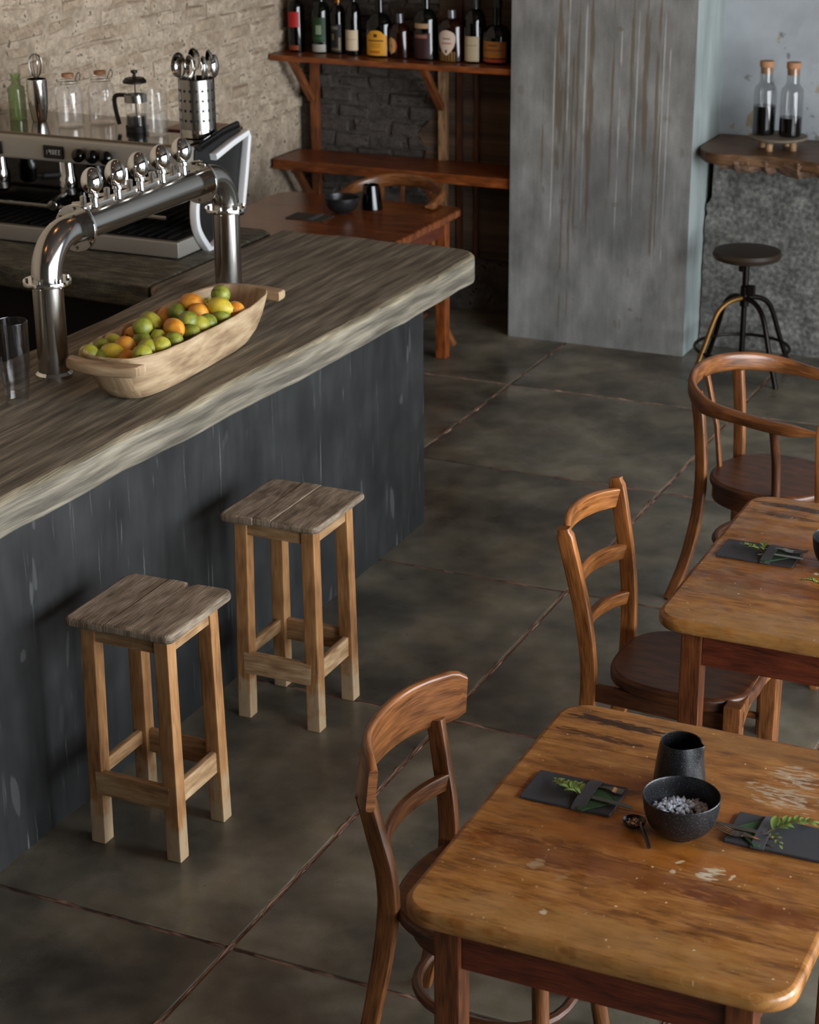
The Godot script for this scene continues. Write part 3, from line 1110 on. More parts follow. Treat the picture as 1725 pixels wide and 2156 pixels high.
# ------------------------------------------------------------------ the bar
func build_bar() -> void:
	var bar := thing("bar_counter", "long bar with a blue-black scratched front under a thick weathered timber slab", "bar", Vector3(-3.1, 0, -4.2))
	var o: Vector3 = bar.position
	var b := mb(Vector3.BACK)
	b.off = Vector2(0.2, 0.0)
	b.begin()
	var fx := -2.90 - o.x
	b.quad(Vector3(fx, 0, -3.02 - o.z), Vector3(fx, 0, -6.36 - o.z), Vector3(fx, 0.955, -6.36 - o.z), Vector3(fx, 0.955, -3.02 - o.z), Vector2(0, 1), Vector2(3.34, 1), Vector2(3.34, 0.045), Vector2(0, 0.045))
	b.quad(Vector3(fx, 0, -6.36 - o.z), Vector3(fx - 0.06, 0, -6.36 - o.z), Vector3(fx - 0.06, 0.955, -6.36 - o.z), Vector3(fx, 0.955, -6.36 - o.z))
	b.quad(Vector3(fx - 0.06, 0, -6.36 - o.z), Vector3(fx - 0.06, 0, -3.02 - o.z), Vector3(fx - 0.06, 0.955, -3.02 - o.z), Vector3(fx - 0.06, 0.955, -6.36 - o.z))
	b.quad(Vector3(fx - 0.06, 0, -3.02 - o.z), Vector3(fx, 0, -3.02 - o.z), Vector3(fx, 0.955, -3.02 - o.z), Vector3(fx - 0.06, 0.955, -3.02 - o.z))
	b.done(false, false)
	put("front_panel", b, mats.bar_front, bar)
	b = mb(Vector3.UP)
	b.box(Vector3(-3.23 - o.x, 0.46, -6.33 - o.z), Vector3(0.64, 0.92, 0.05), 0.004)
	put("end_panel", b, mats.bar_front, bar)
	b = mb(Vector3.UP)
	b.box(Vector3(-2.899 - o.x, 0.46, -3.02 - o.z), Vector3(0.016, 0.95, 0.014), 0.003)
	put("corner_strip", b, mats.table_leg, bar)
	# slab: outline in x, z with a wandering live edge
	var n := FastNoiseLite.new()
	n.seed = 4
	n.frequency = 1.1
	var poly := PackedVector2Array()
	for k in 46:
		var t := k / 45.0
		var z := lerpf(-2.2, -6.42, t)
		var x := lerpf(-2.885, -2.775, smoothstep(0.25, 1.0, t)) + 0.016 * n.get_noise_1d(z * 2.0) + 0.003 * n.get_noise_1d(z * 9.0)
		poly.append(Vector2(x, z))
	for k in 9:
		var a := PI / 2 * k / 8.0
		poly.append(Vector2(-2.90 + 0.13 * cos(a), -6.52 - 0.13 * sin(a)))
	for k in range(1, 9): poly.append(Vector2(lerpf(-2.90, -3.65, k / 8.0), -6.655 - 0.012 * sin(k * 1.7)))
	poly.append(Vector2(-3.67, -5.70))
	poly.append(Vector2(-3.62, -5.64))
	for k in range(0, 12): poly.append(Vector2(-3.60 + 0.015 * sin(k * 1.3), lerpf(-5.60, -2.2, k / 11.0)))
	b = mb(Vector3.BACK)
	b.plate(poly, 0.925, 1.03, 0.017, 0.012, 3, Vector2.ZERO, Transform3D(Basis(), Vector3(-o.x, 0, -o.z)))
	# hewn lower edge: pulls in and wavers
	b.warp(func(q: Vector3) -> Vector3:
		var f := clampf((1.03 - q.y) / 0.1, 0.0, 1.0)
		if q.x < -0.2: return q
		return q + Vector3(0.010 * f * (0.2 + n.get_noise_2d(q.z * 1.4, 7.0)) + 0.003 * n.get_noise_2d(q.z * 6.0, q.y * 40.0), 0.005 * f * n.get_noise_2d(q.z * 3.0, 3.0), 0))
	var top := b.take_top(0.985)
	var rim := b.take_top(0.25)
	put("counter_slab", top, mats.counter, bar, 35.0)
	put("worn_rim", rim, mats.counter_rim, bar, 50.0)
	put("hewn_edge", b, mats.counter_edge, bar, 35.0)
	b = mb(Vector3.RIGHT)
	poly = PackedVector2Array()
	for k in 20: poly.append(Vector2(lerpf(-4.90, -3.675, k / 19.0), lerpf(-5.81, -5.70, k / 19.0) + 0.02 * n.get_noise_1d(k * 0.31)))
	poly.append(Vector2(-3.675, -6.60))
	poly.append(Vector2(-3.72, -6.64))
	poly.append(Vector2(-4.90, -6.66))
	b.plate(poly, 0.935, 1.028, 0.012, 0.012, 3, Vector2.ZERO, Transform3D(Basis(), Vector3(-o.x, 0, -o.z)))
	put("back_slab", b, mats.counter, bar, 35.0)
	b = mb()
	b.box(Vector3(-4.3 - o.x, 0.47, -6.2 - o.z), Vector3(1.25, 0.93, 0.7), 0.004)
	put("back_cabinet", b, mats.dark, bar)
	b = mb()
	b.box(Vector3(-3.28 - o.x, 0.47, -4.25 - o.z), Vector3(0.62, 0.90, 4.1), 0.004)
	put("under_counter", b, mats.dark, bar)


# ------------------------------------------------------------------ tables
func make_table(label: String, at: Vector3, w: float, d: float, top: Material, leg_m: Material, apron_m: Material, group := "") -> Node3D:
	var t := thing("dining_table", label, "table", at, 0.0, group)
	var cuts := [-0.5, -0.29, -0.05, 0.16, 0.5] if d < 0.97 else [-0.5, -0.2, 0.13, 0.5]
	var outline := MB.rrect(w, d, 0.075, 7)
	var hw := w / 2.0
	var hd := d / 2.0
	for k in cuts.size() - 1:
		var z0: float = cuts[k] * d + (0.0004 if k > 0 else -0.01)
		var z1: float = cuts[k + 1] * d - (0.0004 if k < cuts.size() - 2 else -0.01)
		var strip := PackedVector2Array([Vector2(-1, z0), Vector2(1, z0), Vector2(1, z1), Vector2(-1, z1)])
		for poly in Geometry2D.intersect_polygons(outline, strip):
			# finer points along the long edges so the worn edge can waver
			var fine := PackedVector2Array()
			for i in poly.size():
				var a: Vector2 = poly[i]
				var c: Vector2 = poly[(i + 1) % poly.size()]
				var parts := maxi(1, int(a.distance_to(c) / 0.06))
				for s in parts: fine.append(a.lerp(c, float(s) / parts))
			var b := mb()
			b.off = Vector2(0.5, 0.5)
			var edge := func(m: Vector2) -> float:
				if absf(m.y - z0) < 0.0004 or absf(m.y - z1) < 0.0004: return 0.0007
				return 0.013
			b.plate(fine, 0.712, 0.75, edge, edge, 3, Vector2(1.0 / w, 1.0 / d))
			put("tabletop_plank", b, top, t)
	for s in [[-1, 1], [1, 1], [-1, -1], [1, -1]]:
		var b := mb(Vector3.DOWN)
		b.box(Vector3(s[0] * (hw - 0.0975), 0.356, s[1] * (hd - 0.057)), Vector3(0.055, 0.712, 0.055), 0.005, Basis(), Vector2.ONE)
		put("leg", b, leg_m, t)
	for s in [-1, 1]:
		var b := mb(Vector3.RIGHT)
		b.box(Vector3(0, 0.665, s * (hd - 0.050)), Vector3(w - 0.25, 0.094, 0.022), 0.003)
		put("apron", b, apron_m, t)
		b = mb(Vector3.BACK)
		b.box(Vector3(s * (hw - 0.090), 0.665, 0), Vector3(0.022, 0.094, d - 0.17), 0.003)
		put("apron", b, apron_m, t)
	return t


func build_tables() -> void:
	make_table("nearest worn pine dining table, with two black pouches, a bowl and a jug on it", Vector3(-0.98, 0, -3.315), 0.77, 0.95, mats.table_top_0, mats.table_leg, mats.apron)
	make_table("worn pine dining table behind the nearest one, ladder-back chair at its left end", Vector3(-0.945, 0, -4.785), 0.77, 0.96, mats.table_top_1, mats.table_leg, mats.apron)
	make_table("polished reddish table beside the far end of the bar, black cup and bowl on it", Vector3(-4.13, 0, -7.97), 1.0, 0.98, mats.back_table, mats.shelf, mats.apron)


# ------------------------------------------------------------------ chairs (each faces +x)
func make_bentwood(label: String, at: Vector3, turn: float) -> Node3D:
	var c := thing("bentwood_chair", label, "chair", at, turn, "")
	var b := mb()
	b.plate(superellipse(0.222, 0.232, 2.4, 44), 0.412, 0.44, 0.012, 0.008, 3, Vector2.ZERO, Transform3D(Basis(), Vector3(-0.008, 0, 0)))
	b.warp(func(q: Vector3) -> Vector3: return q - Vector3(0, 0.010 * clampf(1.0 - (q.x * q.x + q.z * q.z) / 0.03, 0.0, 1.0) if q.y > 0.43 else 0.0, 0))
	put("seat", b, mats.chair_dark, c)
	b = mb()
	var hoop := PackedVector3Array()
	for p in superellipse(0.182, 0.19, 2.5, 40): hoop.append(Vector3(p.x, 0.387, p.y))
	b.sweep(hoop, MB.rrect(0.022, 0.05, 0.004), Vector3.UP, [], true)
	put("seat_frame", b, mats.chair_dark, c)
	for s in [-1.0, 1.0]:
		b = mb()
		var path := curve([Vector3(-0.275, 0.0, s * 0.178), Vector3(-0.235, 0.2, s * 0.172), Vector3(-0.205, 0.40, s * 0.166), Vector3(-0.206, 0.52, s * 0.166), Vector3(-0.226, 0.63, s * 0.176), Vector3(-0.246, 0.728, s * 0.186)], 6)
		var sc := []
		for k in path.size():
			var y := path[k].y
			sc.append(Vector2(1.0 - 0.15 * absf(y - 0.42) / 0.4, 1.0 - 0.22 * absf(y - 0.42) / 0.4))
		b.sweep(path, MB.rrect(0.032, 0.048, 0.008), Vector3.RIGHT, sc)
		put("rear_leg", b, mats.chair, c)
		b = mb()
		b.sweep(curve([Vector3(0.185, 0.0, s * 0.178), Vector3(0.160, 0.2, s * 0.165), Vector3(0.150, 0.41, s * 0.155)], 5), MB.circle(0.019, 12), Vector3.RIGHT, [])
		put("front_leg", b, mats.chair, c)
	# broad curved top board
	b = mb()
	var arc := PackedVector3Array()
	var sc := []
	for k in 33:
		var z := lerpf(-0.247, 0.247, k / 32.0)
		arc.append(Vector3(-0.292 + 0.094 * pow(absf(z) / 0.247, 2.5), 0.775, z))
		var e := minf(k, 32 - k) / 32.0
		var h := 1.0 if e > 0.06 else lerpf(0.72, 1.0, sqrt(clampf(e / 0.06, 0.0, 1.0)))
		sc.append(Vector2(1.0, h))
	b.sweep(arc, MB.rrect(0.020, 0.138, 0.009, 3), Vector3(0.14, 1, 0), sc)
	put("back_board", b, mats.chair, c)
	b = mb()
	arc = PackedVector3Array()
	for k in 17:
		var z := lerpf(-0.168, 0.168, k / 16.0)
		arc.append(Vector3(-0.248 + 0.040 * pow(absf(z) / 0.168, 2.0), 0.585, z))
	b.sweep(arc, MB.rrect(0.018, 0.046, 0.006), Vector3(0.08, 1, 0))
	put("back_rail", b, mats.chair, c)
	b = mb()
	hoop = PackedVector3Array()
	for p in superellipse(0.180, 0.168, 2.3, 32): hoop.append(Vector3(p.x - 0.01, 0.20, p.y))
	b.sweep(hoop, MB.circle(0.0125, 8), Vector3.UP, [], true)
	put("leg_hoop", b, mats.chair_dark, c)
	return c


func make_ladderback(label: String, at: Vector3, turn: float) -> Node3D:
	var c := thing("ladder_back_chair", label, "chair", at, turn, "")
	# saddle seat, cut in at the front corners for the legs
	var b := mb()
	var poly := PackedVector2Array()
	for p in superellipse(0.205, 0.205, 3.0, 48): poly.append(Vector2(p.x, p.y * (1.0 + 0.10 * p.x / 0.2)))
	b.plate(poly, 0.408, 0.446, 0.012, 0.008, 3)
	b.warp(func(q: Vector3) -> Vector3:
		var d := 0.016 * clampf(1.0 - (q.x + 0.02) * (q.x + 0.02) / 0.034 - q.z * q.z / 0.034, 0.0, 1.0)
		var scoop := 0.022 * clampf((q.x - 0.10) / 0.1, 0.0, 1.0) * clampf(1.0 - q.z * q.z / 0.026, 0.0, 1.0)
		return q - Vector3(0, d + scoop if q.y > 0.43 else scoop, 0))
	put("seat", b, mats.chair_dark, c)
	b = mb(Vector3.BACK)
	for s in [-1.0, 1.0]:
		b = mb()
		var path := curve([Vector3(-0.285, 0.0, s * 0.172), Vector3(-0.245, 0.22, s * 0.168), Vector3(-0.232, 0.42, s * 0.168), Vector3(-0.244, 0.60, s * 0.185), Vector3(-0.278, 0.78, s * 0.203), Vector3(-0.300, 0.875, s * 0.211)], 6)
		var sc := []
		for k in path.size(): sc.append(Vector2.ONE if k < path.size() - 2 else Vector2(0.9, 0.75))
		b.sweep(path, MB.rrect(0.030, 0.046, 0.008), Vector3.RIGHT, sc)
		put("rear_post", b, mats.chair_pale, c)
		b = mb(Vector3.DOWN)
		b.box(Vector3(0.185, 0.222, s * 0.195), Vector3(0.044, 0.444, 0.044), 0.005, Basis(), Vector2(1.1, 1.1))
		put("front_leg", b, mats.chair, c)
		b = mb(Vector3.RIGHT)
		b.sweep(pv([[-0.255, 0.22, s * 0.168], [0.18, 0.22, s * 0.195]]), MB.circle(0.011, 8))
		put("side_stretcher", b, mats.chair, c)
		b = mb(Vector3.RIGHT)
		b.box(Vector3(-0.03, 0.385, s * 0.175), Vector3(0.40, 0.05, 0.02), 0.003, Basis(Vector3.UP, -s * 0.06))
		put("seat_rail", b, mats.chair_dark, c)
	b = mb(Vector3.BACK)
	var rail := PackedVector3Array()
	for k in 15:
		var z := lerpf(-0.19, 0.19, k / 14.0)
		rail.append(Vector3(0.200 - 0.018 * cos(z * 8.0), 0.402, z))
	b.sweep(rail, MB.rrect(0.024, 0.055, 0.006), Vector3.UP)
	put("front_rail", b, mats.chair, c)
	b = mb(Vector3.BACK)
	b.sweep(pv([[-0.03, 0.22, -0.18], [-0.03, 0.22, 0.18]]), MB.circle(0.011, 8))
	put("cross_stretcher", b, mats.chair, c)
	# three bowed slats, the top one deepest
	for s in [[0.820, -0.289, 0.203, 0.066, 0.058], [0.665, -0.256, 0.191, 0.052, 0.050], [0.530, -0.238, 0.177, 0.046, 0.044]]:
		b = mb()
		var arc := PackedVector3Array()
		var sc := []
		for k in 21:
			var z: float = lerpf(-s[2], s[2], k / 20.0)
			var f: float = 1.0 - pow(absf(z) / s[2], 2.0)
			arc.append(Vector3(s[1] - s[4] * f, s[0] + 0.012 * f, z))
			sc.append(Vector2(1.0, 1.0 - 0.12 * (1.0 - f)))
		b.sweep(arc, MB.rrect(0.019, s[3], 0.006), Vector3(0.16, 1, 0), sc)
		put("back_slat", b, mats.chair_pale, c)
	return c


func make_armchair(label: String, at: Vector3, turn: float, half: float, lift := 0.0, reach := 0.30) -> Node3D:
	var c := thing("bentwood_armchair", label, "chair", at, turn, "")
	var b := mb()
	b.plate(superellipse(0.215, 0.215, 2.3, 44), 0.425, 0.455, 0.012, 0.010, 3)
	b.warp(func(q: Vector3) -> Vector3: return q - Vector3(0, 0.010 * clampf(1.0 - (q.x * q.x + q.z * q.z) / 0.034, 0.0, 1.0) if q.y > 0.44 else 0.0, 0))
	put("seat", b, mats.chair_dark, c)
	b = mb()
	var hoop := PackedVector3Array()
	for p in superellipse(0.195, 0.195, 2.3, 44): hoop.append(Vector3(p.x, 0.400, p.y))
	b.sweep(hoop, MB.rrect(0.022, 0.055, 0.004), Vector3.UP, [], true)
	put("seat_frame", b, mats.chair_dark, c)
	# one continuous bent rail: crest at the back flattening into two armrests
	b = mb()
	var path := PackedVector3Array()
	var sc := []
	var pts := [Vector3(reach, 0.735 + lift, half * 0.90), Vector3(reach * 0.5, 0.738 + lift, half * 1.0), Vector3(-0.02, 0.745 + lift, half * 0.98)]
	for k in range(1, 12):
		var a := PI / 2 + PI * k / 12.0
		pts.append(Vector3(-0.05 + half * 0.80 * cos(a), 0.745 + lift + 0.045 * pow(maxf(-cos(a), 0.0), 1.3), half * sin(a)))
	pts.append_array([Vector3(-0.02, 0.745 + lift, -half * 0.98), Vector3(reach * 0.5, 0.738 + lift, -half * 1.0), Vector3(reach, 0.735 + lift, -half * 0.90)])
	path = curve(pts, 4)
	for k in path.size():
		var back := smoothstep(0.02, -0.22, path[k].x)
		var tip := clampf(minf(k, path.size() - 1 - k) / 3.0, 0.35, 1.0)
		sc.append(Vector2(lerpf(1.2, 0.8, back) * tip, lerpf(1.0, 1.6, back) * tip))
	b.sweep(path, MB.rrect(0.034, 0.040, 0.013, 3), Vector3.UP, sc)
	put("arm_rail", b, mats.chair, c)
	for s in [-1.0, 1.0]:
		b = mb()
		b.sweep(curve([Vector3(-0.262, 0.0, s * 0.235), Vector3(-0.234, 0.13, s * 0.188), Vector3(-0.215, 0.30, s * 0.150), Vector3(-0.212, 0.45, s * 0.138), Vector3(-0.222, 0.62, s * 0.142), Vector3(-0.240, 0.752 + lift, s * 0.150)], 6), MB.rrect(0.030, 0.042, 0.010), Vector3.RIGHT)
		put("rear_leg", b, mats.chair, c)
		b = mb()
		b.sweep(curve([Vector3(0.20, 0.0, s * 0.195), Vector3(0.175, 0.2, s * 0.178), Vector3(0.160, 0.43, s * 0.165)], 5), MB.circle(0.019, 12), Vector3.RIGHT)
		put("front_leg", b, mats.chair, c)
		if reach < 0.1: continue
		b = mb()
		b.sweep(curve([Vector3(0.10, 0.44, s * 0.185), Vector3(0.105, 0.58, s * 0.21), Vector3(0.13, 0.735 + lift, s * half * 0.99)], 5), MB.circle(0.015, 12), Vector3.RIGHT)
		put("arm_support", b, mats.chair_dark, c)
	for z in [0.035]:
		b = mb()
		b.sweep(pv([[-0.195, 0.44, z], [-0.215, 0.60, z], [-0.262, 0.775 + lift, z]]), MB.rrect(0.020, 0.014, 0.004), Vector3.RIGHT)
		put("spindle", b, mats.chair, c)
	b = mb()
	hoop = PackedVector3Array()
	for p in superellipse(0.19, 0.185, 2.2, 32): hoop.append(Vector3(p.x, 0.21, p.y))
	b.sweep(hoop, MB.circle(0.012, 8), Vector3.UP, [], true)
	put("leg_hoop", b, mats.chair_dark, c)
	return c


func build_chairs() -> void:
	var c1 := make_bentwood("brown bentwood chair with broad curved back board, at the nearest table's left end", Vector3(-1.375, 0, -3.425), 0.0)
	again(c1, "bentwood_chair", "reddish wooden chair at the right end of the nearest table, only a leg in view", Vector3(-0.42, 0, -3.36), PI)
	var c2 := make_ladderback("honey-coloured ladder-back chair with three bowed slats, between the two dining tables", Vector3(-1.338, 0, -4.695), 0.0)
	again(c2, "ladder_back_chair", "dark chair post cut by the right picture edge, in front of the round-armed chair", Vector3(-1.0, 0, -5.29), -PI / 2)
	make_armchair("round-armed bentwood armchair with a single bent rail, beyond the second dining table", Vector3(-1.50, 0, -6.22), -0.22, 0.30)
	make_armchair("armchair whose curved back rises behind the far reddish table under the shelf", Vector3(-4.0, 0, -8.36), -PI / 2, 0.25, 0.035, 0.05)


# ------------------------------------------------------------------ stools
func make_stool(label: String, at: Vector3, boards: Array, notch: bool) -> Node3D:
	var t := thing("bar_stool", label, "stool", at, 0.0, "wooden stools at the bar")
	for k in boards.size() - 1:
		var x0: float = boards[k] + (0.0012 if k > 0 else 0.0)
		var x1: float = boards[k + 1] - (0.0012 if k < boards.size() - 2 else 0.0)
		var zf := 0.166 + (0.007 if (not notch and k == 0) else 0.0)
		var poly := PackedVector2Array()
		var r0 := 0.022 if k == 0 else 0.005
		var r1 := 0.022 if k == boards.size() - 2 else 0.005
		for q in [[x1, -0.166, r1, 0], [x1, zf, r1, 1], [x0, zf, r0, 2], [x0, -0.166, r0, 3]]:
			var sx := -1.0 if q[3] < 2 else 1.0
			var sz := 1.0 if q[3] in [0, 3] else -1.0
			var cc := Vector2(q[0] + sx * q[2], q[1] + sz * q[2])
			if q[2] < 0.01:
				poly.append(Vector2(q[0], q[1]))
				if notch and k == boards.size() - 2 and q[3] == 3:
					poly.append_array([Vector2(0.022, -0.166), Vector2(0.032, -0.140), Vector2(0.052, -0.166)])
				continue
			for s in 4:
				var a: float = -PI / 2 + PI / 2 * q[3] + PI / 2 * s / 3.0
				poly.append(cc + Vector2(cos(a), sin(a)) * q[2])
		var b := mb(Vector3.BACK)
		var edge := func(m: Vector2) -> float:
			if (k > 0 and absf(m.x - x0) < 0.003) or (k < boards.size() - 2 and absf(m.x - x1) < 0.003): return 0.0022
			return 0.009 if m.y > -0.16 or not notch else 0.005
		b.plate(poly, 0.664 + 0.002 * k, 0.688 + (0.0025 if k % 2 else 0.0), edge, 0.006, 3)
		var n := FastNoiseLite.new()
		n.seed = 20 + k
		n.frequency = 9.0
		b.warp(func(q: Vector3) -> Vector3: return q + Vector3(0, n.get_noise_2d(q.x, q.z) * 0.0025, 0))
		put("seat_board", b, mats.stool_seat, t)
	for s in [[-1, -1], [1, -1], [-1, 1], [1, 1]]:
		var b := mb(Vector3.DOWN)
		b.box(Vector3(s[0] * 0.121, 0.332, s[1] * 0.117), Vector3(0.045, 0.664, 0.045), 0.004, Basis(), Vector2(0.97, 0.97), Vector2(-s[0] * 0.008, -s[1] * 0.008))
		# length of the leg runs 0..1 from the seat down
		for i in b.uv.size(): b.uv[i] = Vector2(clampf(1.0 - b.p[i].y / 0.67, 0.01, 0.99), (b.p[i].x + b.p[i].z) * 2.5 + b.off.y)
		put("leg", b, mats.stool_leg, t)
	for s in [-1.0, 1.0]:
		var b := mb(Vector3.RIGHT)
		b.box(Vector3(0, 0.637, s * 0.115), Vector3(0.205, 0.048, 0.022), 0.003)
		put("apron", b, mats.stool_rail, t)
		b = mb(Vector3.BACK)
		b.box(Vector3(s * 0.119, 0.637, 0), Vector3(0.022, 0.048, 0.20), 0.003)
		put("apron", b, mats.stool_rail, t)
		b = mb(Vector3.RIGHT)
		b.box(Vector3(0, 0.190 if s > 0 else 0.203, s * (0.128 if s > 0 else 0.116)), Vector3(0.236 if s > 0 else 0.205, 0.072, 0.020), 0.004)
		put("stretcher", b, mats.stool_pale if s > 0 and not notch else mats.stool_rail, t)
		b = mb(Vector3.BACK)
		b.box(Vector3(s * 0.120, 0.190 if s > 0 else 0.218, 0), Vector3(0.020, 0.066 if s > 0 else 0.042, 0.20), 0.004)
		put("stretcher", b, mats.stool_pale if s > 0 else mats.stool_rail, t)
	return t


func build_stools() -> void:
	make_stool("wooden bar stool nearest the camera, notch in the back edge of its grey seat", Vector3(-2.620, 0, -3.970), [-0.166, -0.036, 0.166], true)
	make_stool("wooden bar stool farther along the bar, three grey seat boards with a stepped front edge", Vector3(-2.618, 0, -4.787), [-0.166, -0.048, 0.012, 0.166], false)


# ------------------------------------------------------------------ far corner: two shelves with bottles
func label_tex(bg: Color, marks: Array) -> StandardMaterial3D:
	var im := Image.create(64, 64, false, Image.FORMAT_RGB8)
	im.fill(bg)
	for m in marks: im.fill_rect(Rect2i(m[0], m[1], m[2], m[3]), m[4])
	var s := std(Color.WHITE, 0.6)
	s.albedo_texture = ImageTexture.create_from_image(im)
	return s


# paper on the round of a bottle: rows of [height, half angle]
func label_patch(parent: Node3D, r: float, rows: Array, mid: float, mat: Material, squash := 1.0) -> void:
	var b := mb()
	b.begin()
	var g := []
	var us := []
	for k in rows.size():
		var row := PackedVector3Array()
		var ur := PackedVector2Array()
		for j in 9:
			var f := j / 8.0
			var a: float = mid + lerpf(1.0, -1.0, f) * rows[k][1]
			row.append(Vector3(cos(a) * r, rows[k][0], sin(a) * r * squash))
			ur.append(Vector2(0.5 + (f - 0.5) * rows[k][1] / rows[0][2], 1.0 - (rows[k][0] - rows[0][0]) / (rows[-1][0] - rows[0][0])))
		g.append(row)
		us.append(ur)
	b.grid(g, us)
	b.done(false, false)
	put("label_paper", b, mat, parent)


func box_label(y0: float, y1: float, half: float) -> Array:
	return [[y0, half, half], [y1, half, half]]


func oval_label(y0: float, y1: float, half: float) -> Array:
	var o := []
	for k in 9:
		var t := k / 8.0
		o.append([lerpf(y0, y1, t), half * maxf(0.05, sqrt(1.0 - pow(t * 2.0 - 1.0, 2.0))), half])
	return o


func bottle(label: String, at: Vector3, r: float, body: float, total: float, neck: float, glass_m: Material, cap_m: Material, squash := 1.0, round_shoulder := 0.6) -> Node3D:
	var t := thing("spirit_bottle", label, "bottle", at, 0.0, "bottles on the upper shelf")
	var prof := PackedVector2Array([Vector2(0, 0), Vector2(r * 0.9, 0.0), Vector2(r, 0.006), Vector2(r, body * 0.5), Vector2(r, body)])
	var sh := (total - body) * round_shoulder
	for k in range(1, 8):
		var a := PI / 2 * k / 7.0
		prof.append(Vector2(neck + (r - neck) * cos(a), body + sh * sin(a) * 0.75))
	prof.append(Vector2(neck, total - 0.035))
	prof.append(Vector2(neck * 1.12, total - 0.030))
	prof.append(Vector2(neck * 1.12, total - 0.022))
	prof.append(Vector2(0, total - 0.022))
	var b := mb()
	b.lathe(prof, 28, Transform3D(Basis.from_scale(Vector3(1, 1, squash)), Vector3.ZERO))
	put("glass_body", b, glass_m, t)
	b = mb()
	b.lathe(PackedVector2Array([Vector2(0, total - 0.045), Vector2(neck * 1.2, total - 0.045), Vector2(neck * 1.2, total), Vector2(0, total)]), 18)
	put("cap", b, cap_m, t)
	return t


func shelf_unit(label: String, y: float, thick: float) -> void:
	var t := thing("wall_shelf", label, "shelf", Vector3(-4.24, y, -9.06))
	var b := mb()
	b.box(Vector3(0, -thick / 2.0, 0), Vector3(1.37, thick, 0.32), 0.004)
	put("shelf_board", b, mats.shelf, t)
	for x in [-0.595, 0.155]:
		b = mb(Vector3(0, 1, 1))
		b.box(Vector3(x, -thick - 0.115, -0.02), Vector3(0.034, 0.034, 0.335), 0.003, Basis(Vector3.RIGHT, -0.82))
		put("brace", b, mats.shelf_post, t)


